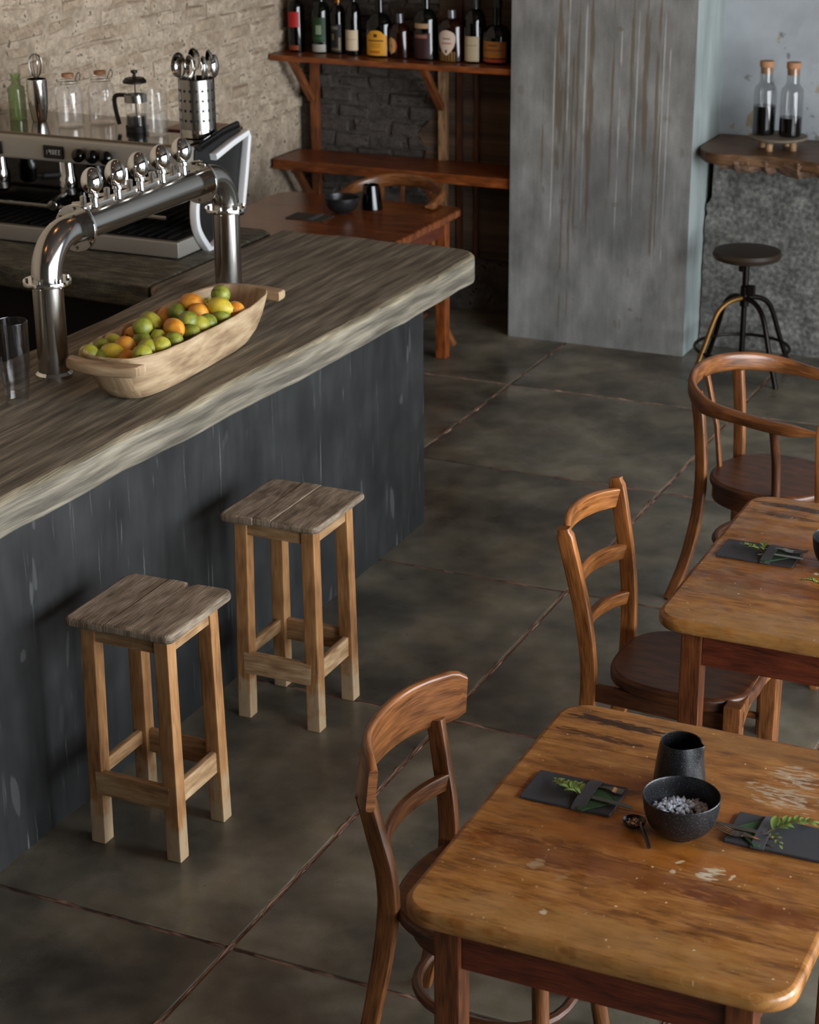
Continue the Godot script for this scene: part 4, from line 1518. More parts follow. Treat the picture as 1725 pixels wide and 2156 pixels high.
func build_back_corner() -> void:
	shelf_unit("upper reddish wooden wall shelf carrying the row of liquor bottles", 1.345, 0.030)
	shelf_unit("lower empty orange-brown wall shelf above the far chair", 0.805, 0.052)
	var p := thing("shelf_upright", "brown wooden upright carrying both shelves in the shaded brick corner", "post", Vector3(-4.835, 0, -9.228))
	var b := mb(Vector3.UP)
	b.box(Vector3(0, 0.655, 0), Vector3(0.042, 1.31, 0.04), 0.003)
	put("post", b, mats.shelf_post, p)
	p = thing("shelf_upright", "pale upright behind the shelves where brick meets brown plaster", "post", Vector3(-4.085, 0, -9.226))
	b = mb(Vector3.UP)
	b.box(Vector3(0, 0.655, 0), Vector3(0.042, 1.31, 0.044), 0.003)
	put("post", b, mats.pale_post, p)

	var y := 1.345
	var black := mats.matt_black as Material
	var ink := Color(0.12, 0.10, 0.08)
	var t := bottle("tall black bottle with a slanting red label, leftmost on the upper shelf", Vector3(-4.846, y, -9.06), 0.044, 0.22, 0.34, 0.015, mats.dark_glass, black, 1.0, 0.5)
	var red := label_tex(Color(0.62, 0.06, 0.05), [])
	label_patch(t, 0.0447, [[0.128, 0.80, 0.8], [0.205, 0.80, 0.8]], PI / 2, red)
	label_patch(t, 0.0447, box_label(0.012, 0.035, 0.7), PI / 2, label_tex(Color(0.50, 0.20, 0.06), []))
	t = bottle("dark bottle with a green label and white lower band, second from the left", Vector3(-4.707, y, -9.07), 0.048, 0.20, 0.33, 0.016, mats.bottle_green, black, 1.0, 0.6)
	label_patch(t, 0.0487, box_label(0.058, 0.182, 0.95), PI / 2, label_tex(Color(0.05, 0.19, 0.06), [[26, 20, 22, 24, Color(0.45, 0.52, 0.40)], [10, 52, 44, 4, Color(0.10, 0.30, 0.12)]]))
	label_patch(t, 0.0487, box_label(0.008, 0.046, 0.95), PI / 2, label_tex(Color(0.62, 0.62, 0.58), []))
	t = bottle("dark slim bottle with a gold-flecked black label, third from the left", Vector3(-4.612, y, -9.075), 0.038, 0.20, 0.30, 0.015, mats.dark_glass, std(Color(0.45, 0.30, 0.10), 0.3, 0.8))
	label_patch(t, 0.0387, box_label(0.01, 0.15, 0.9), PI / 2, label_tex(Color(0.035, 0.033, 0.03), [[6, 4, 40, 8, Color(0.34, 0.33, 0.30)], [14, 22, 12, 14, Color(0.50, 0.42, 0.22)], [6, 54, 42, 6, Color(0.36, 0.32, 0.22)], [50, 30, 10, 30, Color(0.55, 0.48, 0.36)]]))
	t = bottle("black wine bottle with a plain cream label", Vector3(-4.515, y, -9.06), 0.041, 0.175, 0.32, 0.014, mats.dark_glass, black, 1.0, 0.85)
	label_patch(t, 0.0417, box_label(0.026, 0.128, 1.0), PI / 2, label_tex(Color(0.76, 0.68, 0.57), [[8, 28, 48, 2, Color(0.55, 0.47, 0.38)]]))
	t = bottle("wide black bottle with an arched yellow label", Vector3(-4.366, y, -9.055), 0.070, 0.145, 0.33, 0.019, mats.dark_glass, black, 0.72, 0.55)
	var arch := []
	for k in 5: arch.append([0.010 + 0.10 * k / 4.0, 0.92, 0.92])
	for k in range(1, 5): arch.append([0.110 + 0.025 * sin(PI / 2 * k / 4.0), 0.62 * cos(PI / 2 * k / 4.6), 0.92])
	label_patch(t, 0.0708, arch, PI / 2, label_tex(Color(0.78, 0.55, 0.09), [[27, 9, 10, 8, Color(0.22, 0.06, 0.10)], [10, 24, 44, 4, Color(0.40, 0.25, 0.08)], [16, 34, 32, 2, Color(0.52, 0.34, 0.10)], [16, 40, 30, 2, Color(0.52, 0.34, 0.10)], [16, 52, 28, 5, Color(0.66, 0.30, 0.06)]]), 0.72)
	t = bottle("squat round bottle of dark red liquor with a small oval cream and orange label", Vector3(-4.249, y, -9.05), 0.056, 0.125, 0.22, 0.017, mats.amber, std(Color(0.35, 0.35, 0.36), 0.3, 0.6), 0.8, 0.7)
	label_patch(t, 0.0568, oval_label(0.024, 0.105, 0.62), PI / 2 + 0.55, label_tex(Color(0.80, 0.64, 0.44), [[0, 0, 10, 64, Color(0.72, 0.38, 0.10)], [54, 0, 10, 64, Color(0.72, 0.38, 0.10)], [22, 26, 18, 14, Color(0.55, 0.55, 0.55)]]), 0.8)
	t = bottle("dark green bottle with a dark red label, in the middle right of the upper shelf", Vector3(-4.106, y, -9.055), 0.062, 0.185, 0.36, 0.019, mats.bottle_green, black, 0.85, 0.5)
	label_patch(t, 0.0627, box_label(0.010, 0.135, 0.85), PI / 2 + 0.12, label_tex(Color(0.15, 0.022, 0.018), [[8, 4, 46, 9, Color(0.48, 0.32, 0.26)]]), 0.85)
	label_patch(t, 0.0627, box_label(0.158, 0.182, 0.7), PI / 2 + 0.12, label_tex(Color(0.60, 0.48, 0.36), []), 0.85)
	t = bottle("amber bottle with a cream shield-shaped label and gold foot band", Vector3(-3.962, y, -9.05), 0.070, 0.165, 0.25, 0.018, mats.amber, std(Color(0.40, 0.40, 0.41), 0.3, 0.6), 0.75, 0.75)
	label_patch(t, 0.0706, [[0.034, 0.06, 0.72], [0.050, 0.34, 0.72], [0.075, 0.58, 0.72], [0.10, 0.70, 0.72], [0.125, 0.72, 0.72], [0.142, 0.58, 0.72], [0.152, 0.32, 0.72], [0.156, 0.08, 0.72]], PI / 2 + 0.1, label_tex(Color(0.78, 0.70, 0.63), [[18, 20, 28, 3, Color(0.45, 0.35, 0.30)], [14, 32, 36, 3, Color(0.60, 0.35, 0.32)], [28, 50, 7, 8, Color(0.28, 0.24, 0.12)]]), 0.75)
	label_patch(t, 0.0700, box_label(0.004, 0.052, 0.7), PI / 2 + 0.1, label_tex(Color(0.42, 0.30, 0.10), []), 0.75)
	t = bottle("dark bottle with a plain pale oblong label, second from the column", Vector3(-3.836, y, -9.055), 0.054, 0.19, 0.31, 0.018, mats.dark_glass, black, 1.0, 0.8)
	label_patch(t, 0.0547, box_label(0.010, 0.132, 0.82), PI / 2 + 0.05, label_tex(Color(0.68, 0.62, 0.50), [[6, 22, 50, 2, Color(0.54, 0.48, 0.38)]]))
	t = bottle("squat black bottle with a gold label, beside the concrete column", Vector3(-3.715, y, -9.05), 0.072, 0.125, 0.32, 0.021, mats.dark_glass, black, 0.8, 0.45)
	label_patch(t, 0.0727, box_label(0.034, 0.114, 1.0), PI / 2, label_tex(Color(0.58, 0.36, 0.09), [[20, 12, 22, 6, Color(0.34, 0.20, 0.06)], [6, 30, 50, 8, Color(0.44, 0.26, 0.07)]]), 0.8)
	label_patch(t, 0.0727, box_label(0.014, 0.028, 1.0), PI / 2, label_tex(Color(0.60, 0.20, 0.04), []), 0.8)

	# laid on the far table
	make_bowl("black bowl on the far reddish table beside the bar end", Vector3(-4.13, 0.75, -8.13), 0.085, 0.075)
	var cup := thing("tapered_cup", "tapered black cup standing on the far reddish table", "cup", Vector3(-4.035, 0.75, -8.255))
	b = mb()
	b.lathe(PackedVector2Array([Vector2(0, 0), Vector2(0.053, 0), Vector2(0.055, 0.004), Vector2(0.039, 0.115), Vector2(0.036, 0.117), Vector2(0.034, 0.112), Vector2(0.048, 0.01), Vector2(0, 0.008)]), 32)
	put("cup_wall", b, mats.gloss_black, cup)
	var mt := thing("cutlery_pouch", "dull grey cutlery pouch lying on the far reddish table", "pouch", Vector3(-4.22, 0.75, -7.97))
	b = mb()
	b.box(Vector3(0, 0.0025, 0), Vector3(0.2, 0.005, 0.125), 0.002)
	put("pouch_body", b, std(Color(0.17, 0.15, 0.11), 0.8), mt)
	b = mb()
	b.box(Vector3(0.03, 0.006, 0), Vector3(0.027, 0.003, 0.126), 0.001)
	put("strap", b, mats.band, mt)


# ------------------------------------------------------------------ live-edge shelf, its bottles, the swivel stool
func build_wall_shelf() -> void:
	var t := thing("live_edge_shelf", "thick live-edge timber wall shelf with a rough bark front, right of the concrete column", "shelf", Vector3(-2.0, 0.95, -9.05))
	var n := FastNoiseLite.new()
	n.seed = 15
	n.frequency = 4.0
	var poly := PackedVector2Array([Vector2(-0.632, -0.29)])
	poly.append(Vector2(-0.632, 0.075))
	poly.append(Vector2(-0.61, 0.12))
	for k in 40:
		var x := lerpf(-0.57, 1.1, k / 39.0)
		poly.append(Vector2(x, 0.205 + 0.035 * n.get_noise_1d(x) + 0.012 * n.get_noise_1d(x * 5.0) + 0.07 * smoothstep(-0.2, 0.1, x) - 0.05 * exp(-pow((x + 0.62) / 0.06, 2.0))))
	poly.append(Vector2(1.1, -0.29))
	var b := mb()
	b.plate(poly, 0.022, 0.075, 0.010, 0.01, 2)
	put("slab", b, mats.live_edge, t)
	# bark hanging under the front edge, broken into lumps
	b = mb()
	b.begin()
	var rows := []
	for i in 7:
		var row := PackedVector3Array()
		for k in 120:
			var x := lerpf(-0.50, 1.09, k / 119.0)
			var edge := 0.205 + 0.035 * n.get_noise_1d(x) + 0.012 * n.get_noise_1d(x * 5.0) + 0.07 * smoothstep(-0.2, 0.1, x) - 0.05 * exp(-pow((x + 0.62) / 0.06, 2.0))
			var lump := 0.5 + 0.9 * n.get_noise_2d(x * 2.2, 30.0)
			var f := i / 6.0
			row.append(Vector3(x, 0.062 - f * (0.062 + 0.030 * lump), edge - 0.004 + 0.020 * sin(PI * f) * lump - 0.05 * f * f + 0.008 * n.get_noise_2d(x * 7.0, f * 6.0)))
		rows.append(row)
	b.grid(rows)
	b.done(true, false)
	put("bark_edge", b, mats.bark, t, 30.0)

	var r := thing("round_riser", "small round pale wooden riser on the live-edge shelf", "stand", Vector3(-2.272, 1.025, -9.06))
	b = mb()
	b.lathe(PackedVector2Array([Vector2(0, 0.040), Vector2(0.10, 0.040), Vector2(0.134, 0.050), Vector2(0.138, 0.057), Vector2(0.134, 0.062), Vector2(0, 0.062)]), 40)
	put("round_board", b, mats.riser, r)
	for a in [0.35, PI / 2 + 0.25, PI + 0.2, -1.35]:
		b = mb(Vector3.UP)
		b.lathe(PackedVector2Array([Vector2(0, 0), Vector2(0.016, 0), Vector2(0.018, 0.042), Vector2(0, 0.042)]), 14, Transform3D(Basis(), Vector3(cos(a) * 0.085, 0, sin(a) * 0.085)))
		put("foot", b, mats.pale_post, r)
	var first: Node3D
	for k in 2:
		var at := Vector3(-2.350 if k == 0 else -2.222, 1.0875, -9.07)
		var lab: String = ["corked glass bottle half full of dark liquid, left one on the round riser", "corked glass bottle less than half full of dark liquid, right one on the round riser"][k]
		var t2 := thing("corked_bottle", lab, "bottle", at, 0.0, "bottles on the round riser")
		b = mb()
		b.lathe(PackedVector2Array([Vector2(0, 0), Vector2(0.050, 0), Vector2(0.054, 0.006), Vector2(0.054, 0.20), Vector2(0.050, 0.222), Vector2(0.036, 0.238), Vector2(0.031, 0.250), Vector2(0.030, 0.315)]), 32)
		put("glass_body", b, mats.smoke_glass, t2)
		var lv: float = [0.135, 0.088][k]
		b = mb()
		b.lathe(PackedVector2Array([Vector2(0, 0.004), Vector2(0.049, 0.004), Vector2(0.052, 0.008), Vector2(0.052, lv), Vector2(0, lv)]), 32)
		put("liquid", b, mats.wine, t2)
		b = mb(Vector3.UP)
		b.lathe(PackedVector2Array([Vector2(0, 0.285), Vector2(0.027, 0.285), Vector2(0.029, 0.315), Vector2(0.034, 0.316), Vector2(0.034, 0.343), Vector2(0, 0.345)]), 20)
		put("cork", b, mats.cork, t2)

	var s := thing("swivel_stool", "low industrial swivel stool with round leather seat and bent metal legs, under the live-edge shelf", "stool", Vector3(-2.305, 0, -8.73), 0.10)
	b = mb()
	b.lathe(PackedVector2Array([Vector2(0, 0.558), Vector2(0.13, 0.558), Vector2(0.156, 0.568), Vector2(0.164, 0.586), Vector2(0.156, 0.602), Vector2(0.10, 0.608), Vector2(0, 0.609)]), 40)
	put("seat", b, mats.stool_leather, s)
	b = mb()
	b.lathe(PackedVector2Array([Vector2(0, 0.08), Vector2(0.014, 0.08), Vector2(0.014, 0.33), Vector2(0.022, 0.335), Vector2(0.022, 0.43), Vector2(0.016, 0.435), Vector2(0.016, 0.552), Vector2(0.06, 0.558), Vector2(0.06, 0.562), Vector2(0, 0.562)]), 18)
	put("screw_column", b, mats.iron, s)
	b = mb()
	b.box(Vector3(0.03, 0.415, 0.012), Vector3(0.04, 0.05, 0.035), 0.006)
	put("height_clamp", b, mats.iron, s)
	b = mb()
	b.box(Vector3(-0.02, 0.515, 0.0), Vector3(0.03, 0.03, 0.03), 0.006)
	put("column_screw", b, mats.iron, s)
	for k in 4:
		var a := PI / 4 + PI / 2 * k
		var d := Vector3(cos(a), 0, sin(a))
		b = mb()
		b.sweep(curve([d * 0.01 + Vector3(0, 0.375, 0), d * 0.08 + Vector3(0, 0.366, 0), d * 0.135 + Vector3(0, 0.335, 0), d * 0.170 + Vector3(0, 0.28, 0), d * 0.22 + Vector3(0, 0.15, 0), d * 0.285 + Vector3(0, 0.0, 0)], 6), MB.circle(0.0125, 10))
		put("leg", b, mats.brass if k == 1 else mats.iron, s)
	b = mb()
	var ring := PackedVector3Array()
	for k in 32: ring.append(Vector3(cos(TAU * k / 32) * 0.225, 0.13, sin(TAU * k / 32) * 0.225))
	b.sweep(ring, MB.circle(0.008, 8), Vector3.UP, [], true)
	put("foot_ring", b, mats.iron, s)


# ------------------------------------------------------------------ espresso machine
func build_machine() -> void:
	var m := thing("espresso_machine", "long steel and black espresso machine on the back counter behind the beer taps", "coffee machine", Vector3(-4.34, 1.03, -6.35))
	var o := m.position
	var b := mb()
	b.box(Vector3(0, 0.19, -0.13), Vector3(1.10, 0.27, 0.26), 0.01)
	put("back_body", b, mats.gloss_black, m)
	b = mb()
	b.box(Vector3(0.005, 0.352, -0.035), Vector3(1.12, 0.095, 0.47), 0.014)
	put("hood", b, mats.machine_steel, m)
	b = mb()
	b.box(Vector3(0.005, 0.402, -0.04), Vector3(1.10, 0.010, 0.44), 0.003)
	put("cup_tray", b, mats.machine_top, m)
	b = mb()
	b.box(Vector3(0.43, 0.409, -0.16), Vector3(0.24, 0.010, 0.19), 0.003)
	put("brown_reflection_board", b, mats.shelf, m)  # added board; its brown stands in for a reflection on the steel top
	# front panel, two displays, knobs
	for k in 2:
		b = mb()
		var x := -0.02 - 0.285 * k
		b.box(Vector3(x, 0.345, 0.203), Vector3(0.092, 0.050, 0.010), 0.004)
		var frame := put("display_frame", b, mats.gloss_black, m)
		var im := Image.create(64, 32, false, Image.FORMAT_RGB8)
		im.fill(Color(0.03, 0.035, 0.04))
		var lit := Color(0.72, 0.74, 0.74)
		# the blurred digits of the read-out
		for r in [[10, 10, 2, 12], [18, 8, 3, 7], [18, 13, 7, 3], [23, 8, 3, 14], [29, 8, 3, 14], [34, 8, 3, 14], [40, 8, 8, 3], [40, 8, 3, 14], [40, 14, 7, 2], [40, 20, 8, 2], [51, 8, 7, 3], [51, 8, 3, 14], [51, 14, 6, 2], [51, 20, 7, 2]]:
			im.fill_rect(Rect2i(r[0], r[1], r[2], r[3]), lit)
		var dm := std(Color.WHITE, 0.2)
		dm.albedo_texture = ImageTexture.create_from_image(im)
		b = mb()
		b.begin()
		b.quad(Vector3(x - 0.042, 0.323, 0.2085), Vector3(x + 0.042, 0.323, 0.2085), Vector3(x + 0.042, 0.367, 0.2085), Vector3(x - 0.042, 0.367, 0.2085), Vector2(0, 1), Vector2(1, 1), Vector2(1, 0), Vector2(0, 0))
		b.done(false, false)
		put("display_screen", b, dm, frame)
	for k in 3:
		b = mb()
		b.ball(Vector3(0.105 + 0.062 * k, 0.345, 0.222), Vector3(0.027, 0.027, 0.024), 20)
		b.sweep(pv([[0.105 + 0.062 * k, 0.345, 0.195], [0.105 + 0.062 * k, 0.345, 0.225]]), MB.circle(0.014, 14))
		put("knob", b, mats.gloss_black, m)
	# brew groups and portafilters
	for x in [-0.36, -0.04, 0.22]:
		b = mb()
		b.lathe(PackedVector2Array([Vector2(0, 0.185), Vector2(0.033, 0.185), Vector2(0.036, 0.19), Vector2(0.036, 0.225), Vector2(0.030, 0.235), Vector2(0.030, 0.31), Vector2(0, 0.31)]), 22, Transform3D(Basis(), Vector3(x, 0, 0.09)))
		put("brew_group", b, mats.chrome, m)
		b = mb()
		b.lathe(PackedVector2Array([Vector2(0, 0.150), Vector2(0.022, 0.150), Vector2(0.035, 0.162), Vector2(0.035, 0.186), Vector2(0, 0.186)]), 20, Transform3D(Basis(), Vector3(x, 0, 0.09)))
		b.sweep(pv([[x, 0.168, 0.115], [x + 0.012, 0.160, 0.17]]), MB.circle(0.010, 12))
		var filter := put("portafilter", b, mats.steel, m)
		b = mb()
		b.sweep(curve([Vector3(x + 0.012, 0.160, 0.165), Vector3(x + 0.03, 0.152, 0.24), Vector3(x + 0.036, 0.150, 0.262)], 4), MB.circle(0.020, 14), Vector3.ZERO, [Vector2(0.8, 0.8), Vector2(0.9, 0.9), Vector2(0.95, 0.95), Vector2(1, 1), Vector2(1.02, 1.02), Vector2(1, 1), Vector2(1, 1), Vector2(0.95, 0.95), Vector2(0.75, 0.75)])
		put("portafilter_handle", b, mats.steel, filter)
	b = mb()
	b.lathe(PackedVector2Array([Vector2(0, 0), Vector2(0.009, 0), Vector2(0.013, 0.03), Vector2(0.015, 0.06), Vector2(0.010, 0.075), Vector2(0, 0.077)]), 16, Transform3D(Basis(Vector3.BACK, -0.06), Vector3(0.09, 0.125, 0.19)))
	put("steam_lever", b, mats.gloss_black, m)
	b = mb()
	b.sweep(curve([Vector3(0.088, 0.13, 0.19), Vector3(0.085, 0.10, 0.185), Vector3(0.07, 0.06, 0.17)], 4), MB.circle(0.005, 8))
	put("steam_wand", b, mats.chrome, m)
	b = mb()
	b.sweep(pv([[-0.55, 0.118, 0.15], [0.44, 0.118, 0.15]]), MB.rrect(0.012, 0.018, 0.004), Vector3.UP)
	put("cup_rail", b, mats.steel, m)
	# drip tray
	b = mb()
	b.box(Vector3(0.005, 0.034, 0.115), Vector3(1.13, 0.062, 0.35), 0.006)
	put("drip_tray", b, mats.machine_steel, m)
	b = mb()
	b.box(Vector3(0.005, 0.0665, 0.11), Vector3(1.10, 0.004, 0.32), 0.001)
	put("tray_well", b, mats.gloss_black, m)
	for k in 24:
		b = mb()
		b.box(Vector3(-0.51 + k * 0.0445, 0.071, 0.11), Vector3(0.006, 0.004, 0.31), 0.001)
		put("grille_bar", b, mats.matt_black, m)
	for f in [[-0.5, 0.2], [0.5, 0.2], [-0.5, -0.2], [0.5, -0.2]]:
		b = mb()
		b.lathe(PackedVector2Array([Vector2(0, -0.001), Vector2(0.02, -0.001), Vector2(0.016, 0.02), Vector2(0, 0.02)]), 14, Transform3D(Basis(), Vector3(f[0], 0, f[1])))
		put("machine_foot", b, mats.matt_black, m)
	# side cheek with its white angular trim (y, z in machine space)
	var cheek := [[0.385, 0.135], [0.425, -0.155], [0.385, -0.245], [0.10, -0.185], [0.018, -0.02], [0.005, 0.08], [0.205, 0.165]]
	var poly := PackedVector2Array()
	for q in cheek: poly.append(Vector2(-q[0], q[1]))
	b = mb()
	b.plate(poly, 0.555, 0.575, 0.004, 0.004, 2, Vector2.ZERO, Transform3D(Basis(Vector3.BACK, PI / 2).inverse(), Vector3.ZERO))
	put("side_cheek", b, mats.matt_black, m)
	b = mb()
	b.sweep(pv([[0.585, 0.392, 0.13], [0.587, 0.425, -0.05], [0.587, 0.432, -0.16]]), MB.rrect(0.022, 0.030, 0.008), Vector3.UP)
	put("top_handle", b, mats.gloss_black, m)
	b = mb()
	b.sweep(pv([[0.588, 0.342, 0.035], [0.588, 0.372, -0.10], [0.588, 0.392, -0.225], [0.588, 0.375, -0.232], [0.588, 0.24, -0.196], [0.588, 0.10, -0.160]]), MB.rrect(0.026, 0.034, 0.007), Vector3.RIGHT, [Vector2(1, 1), Vector2(1, 1), Vector2(0.9, 0.9), Vector2(0.9, 0.9), Vector2(1, 1), Vector2(0.9, 0.9)])
	put("rear_trim", b, mats.white_metal, m)
	b = mb()
	b.sweep(curve([Vector3(0.588, 0.212, 0.130), Vector3(0.588, 0.198, 0.180), Vector3(0.588, 0.10, 0.182), Vector3(0.588, 0.012, 0.115), Vector3(0.588, -0.002, 0.09), Vector3(0.588, 0.018, 0.02)], 5), MB.rrect(0.026, 0.034, 0.007), Vector3.RIGHT)
	put("front_trim", b, mats.white_metal, m)


func build_machine_top() -> void:
	var y := 1.437
	# green bottle
	var t := thing("green_bottle", "small square-shouldered green glass bottle, leftmost on the espresso machine", "bottle", Vector3(-4.70, y, -6.405))
	var b := mb()
	b.lathe(PackedVector2Array([Vector2(0, 0), Vector2(0.031, 0), Vector2(0.035, 0.006), Vector2(0.0345, 0.118), Vector2(0.0325, 0.128), Vector2(0.024, 0.135), Vector2(0.019, 0.139), Vector2(0.018, 0.166), Vector2(0.021, 0.172), Vector2(0.022, 0.180), Vector2(0.016, 0.182)]), 28)
	put("glass_body", b, mats.green_glass, t)
	# shaker and whisk
	t = thing("steel_shaker", "polished steel shaker cup on the espresso machine, holding the whisk", "shaker", Vector3(-4.595, y, -6.40))
	b = mb()
	b.lathe(PackedVector2Array([Vector2(0, 0), Vector2(0.026, 0), Vector2(0.029, 0.006), Vector2(0.038, 0.055), Vector2(0.041, 0.115), Vector2(0.0405, 0.165), Vector2(0.038, 0.166), Vector2(0.0375, 0.115), Vector2(0.026, 0.012), Vector2(0, 0.010)]), 32)
	put("cup_wall", b, mats.chrome, t)
	t = thing("wire_whisk", "balloon whisk standing head up in the steel shaker", "whisk", Vector3(-4.595, y + 0.012, -6.40))
	b = mb()
	b.sweep(pv([[0, 0, 0], [0, 0.150, 0]]), MB.circle(0.007, 12))
	put("handle", b, mats.steel, t)
	for k in 5:
		var a := PI * k / 5.0
		var d := Vector3(cos(a), 0, sin(a))
		var path := PackedVector3Array()
		for s in 21:
			var f := s / 20.0
			var w := sin(PI * f)
			path.append(d * 0.040 * (cos(PI * f)) * pow(w, 0.45) + Vector3(0, 0.148 + 0.104 * pow(w, 0.75), 0))
		b = mb()
		b.sweep(path, MB.circle(0.0016, 6))
		put("wire_loop", b, mats.steel, t)
	# two clip-top jars
	for k in 2:
		t = thing("glass_jar", ["empty clear clip-top jar beside the steel shaker", "empty clear clip-top jar beside the french press"][k], "jar", [Vector3(-4.415, y, -6.355), Vector3(-4.335, y, -6.46)][k], 0.0, "clear jars on the espresso machine")
		b = mb()
		b.lathe(PackedVector2Array([Vector2(0, 0.002), Vector2(0.048, 0.002), Vector2(0.054, 0.012), Vector2(0.055, 0.125), Vector2(0.050, 0.148), Vector2(0.039, 0.163), Vector2(0.038, 0.175)]), 36)
		put("glass_body", b, mats.clear_glass, t)
		b = mb()
		b.lathe(PackedVector2Array([Vector2(0, 0.008), Vector2(0.046, 0.008), Vector2(0.050, 0.016), Vector2(0.051, 0.122), Vector2(0.046, 0.145), Vector2(0.036, 0.160)]), 36, Transform3D(), 0, TAU, false)
		put("inner_wall", b, mats.clear_glass, t)
		b = mb()
		b.lathe(PackedVector2Array([Vector2(0.034, 0.180), Vector2(0.041, 0.180), Vector2(0.042, 0.188), Vector2(0.036, 0.196), Vector2(0, 0.198)]), 30)
		put("lid", b, mats.clear_glass, t)
		b = mb()
		b.lathe(PackedVector2Array([Vector2(0, 0.190), Vector2(0.024, 0.190), Vector2(0.024, 0.204), Vector2(0, 0.204)]), 20)
		put("lid_disc", b, mats.cork, t)
		for h in [0.168, 0.178]:
			b = mb()
			var ring := PackedVector3Array()
			for s in 28: ring.append(Vector3(cos(TAU * s / 28) * 0.0405, h, sin(TAU * s / 28) * 0.0405))
			b.sweep(ring, MB.circle(0.0016, 6), Vector3.UP, [], true)
			put("wire_ring", b, mats.chrome, t)
		b = mb()
		b.sweep(curve([Vector3(0.042, 0.178, -0.016), Vector3(0.058, 0.200, 0), Vector3(0.052, 0.212, 0.004), Vector3(0.042, 0.178, 0.016)], 5), MB.circle(0.002, 6))
		put("clip", b, mats.chrome, t)
	# french press
	t = thing("french_press", "black-framed glass french press with its plunger up, on the espresso machine", "coffee press", Vector3(-4.115, y, -6.365))
	b = mb()
	b.lathe(PackedVector2Array([Vector2(0, 0.006), Vector2(0.040, 0.006), Vector2(0.041, 0.012), Vector2(0.041, 0.145), Vector2(0.043, 0.150)]), 32)
	put("glass_beaker", b, mats.clear_glass, t)
	b = mb()
	b.lathe(PackedVector2Array([Vector2(0, 0.009), Vector2(0.037, 0.009), Vector2(0.038, 0.014), Vector2(0.038, 0.056), Vector2(0, 0.056)]), 28)
	put("coffee", b, mats.wine, t)
	b = mb()
	b.lathe(PackedVector2Array([Vector2(0, 0), Vector2(0.044, 0), Vector2(0.0445, 0.022), Vector2(0.042, 0.024), Vector2(0.042, 0.004), Vector2(0, 0.004)]), 28)
	put("base_ring", b, mats.matt_black, t)
	b = mb()
	b.lathe(PackedVector2Array([Vector2(0.0425, 0.112), Vector2(0.0440, 0.112), Vector2(0.0440, 0.140), Vector2(0.0425, 0.140)]), 28)
	put("top_band", b, mats.steel, t)
	b = mb()
	b.sweep(curve([Vector3(-0.044, 0.135, 0), Vector3(-0.085, 0.132, 0.0), Vector3(-0.097, 0.115, 0.0), Vector3(-0.092, 0.07, 0), Vector3(-0.080, 0.02, 0)], 6), MB.rrect(0.016, 0.012, 0.004), Vector3.BACK)
	put("handle", b, mats.matt_black, t)
	b = mb()
	b.lathe(PackedVector2Array([Vector2(0, 0.185), Vector2(0.045, 0.185), Vector2(0.046, 0.192), Vector2(0.036, 0.203), Vector2(0.008, 0.206), Vector2(0.005, 0.218), Vector2(0.013, 0.224), Vector2(0.013, 0.232), Vector2(0, 0.234)]), 30)
	put("lid", b, mats.matt_black, t)
	b = mb()
	b.sweep(pv([[0, 0.058, 0], [0, 0.186, 0]]), MB.circle(0.0025, 8))
	b.lathe(PackedVector2Array([Vector2(0, 0.058), Vector2(0.037, 0.058), Vector2(0.037, 0.064), Vector2(0, 0.066)]), 28)
	put("plunger", b, mats.steel, t)
	# straight tumbler in front of it
	t = thing("clear_tumbler", "tall clear tumbler partly filled, in front of the french press", "glass", Vector3(-4.005, y, -6.33))
	b = mb()
	b.lathe(PackedVector2Array([Vector2(0, 0), Vector2(0.041, 0), Vector2(0.043, 0.005), Vector2(0.0455, 0.165)]), 36)
	put("outer_wall", b, mats.tumbler_glass, t)
	b = mb()
	b.lathe(PackedVector2Array([Vector2(0, 0.014), Vector2(0.038, 0.014), Vector2(0.040, 0.02), Vector2(0.041, 0.085), Vector2(0, 0.085)]), 32)
	put("water", b, mats.tumbler_glass, t)
	# perforated canister with spoons
	t = thing("perforated_canister", "perforated steel canister holding serving spoons, right end of the espresso machine", "utensil holder", Vector3(-3.838, y + 0.003, -6.36))
	var rr := 0.069
	b = mb()
	b.lathe(PackedVector2Array([Vector2(0, 0), Vector2(rr, 0), Vector2(rr, 0.215), Vector2(rr - 0.002, 0.217), Vector2(rr - 0.003, 0.214), Vector2(rr - 0.003, 0.004), Vector2(0, 0.003)]), 40)
	put("wall", b, mats.steel, t)
	for i in 4:
		for k in 18:
			var a := TAU * k / 18.0
			var d := Vector3(cos(a), 0, sin(a))
			b = mb()
			b.sweep(PackedVector3Array([d * (rr - 0.004) + Vector3(0, 0.065 + i * 0.037, 0), d * (rr + 0.0006) + Vector3(0, 0.065 + i * 0.037, 0)]), MB.circle(0.0058, 10))
			put("hole", b, mats.matt_black, t)
	b = mb()
	b.lathe(PackedVector2Array([Vector2(rr, 0.002), Vector2(rr + 0.001, 0.002), Vector2(rr + 0.001, 0.030), Vector2(rr, 0.030)]), 40)
	put("foot_band", b, mats.chrome, t)
	var says := ["leftmost serving spoon in the perforated canister, seen edge on", "serving spoon second from the left in the canister, bowl turned left", "tall serving spoon at the back left of the canister", "serving spoon in the middle front of the canister with a bright bowl", "serving spoon at the back right of the canister", "serving spoon right of the middle in the canister with a white glint", "rightmost serving spoon in the canister, its handle curling outside"]
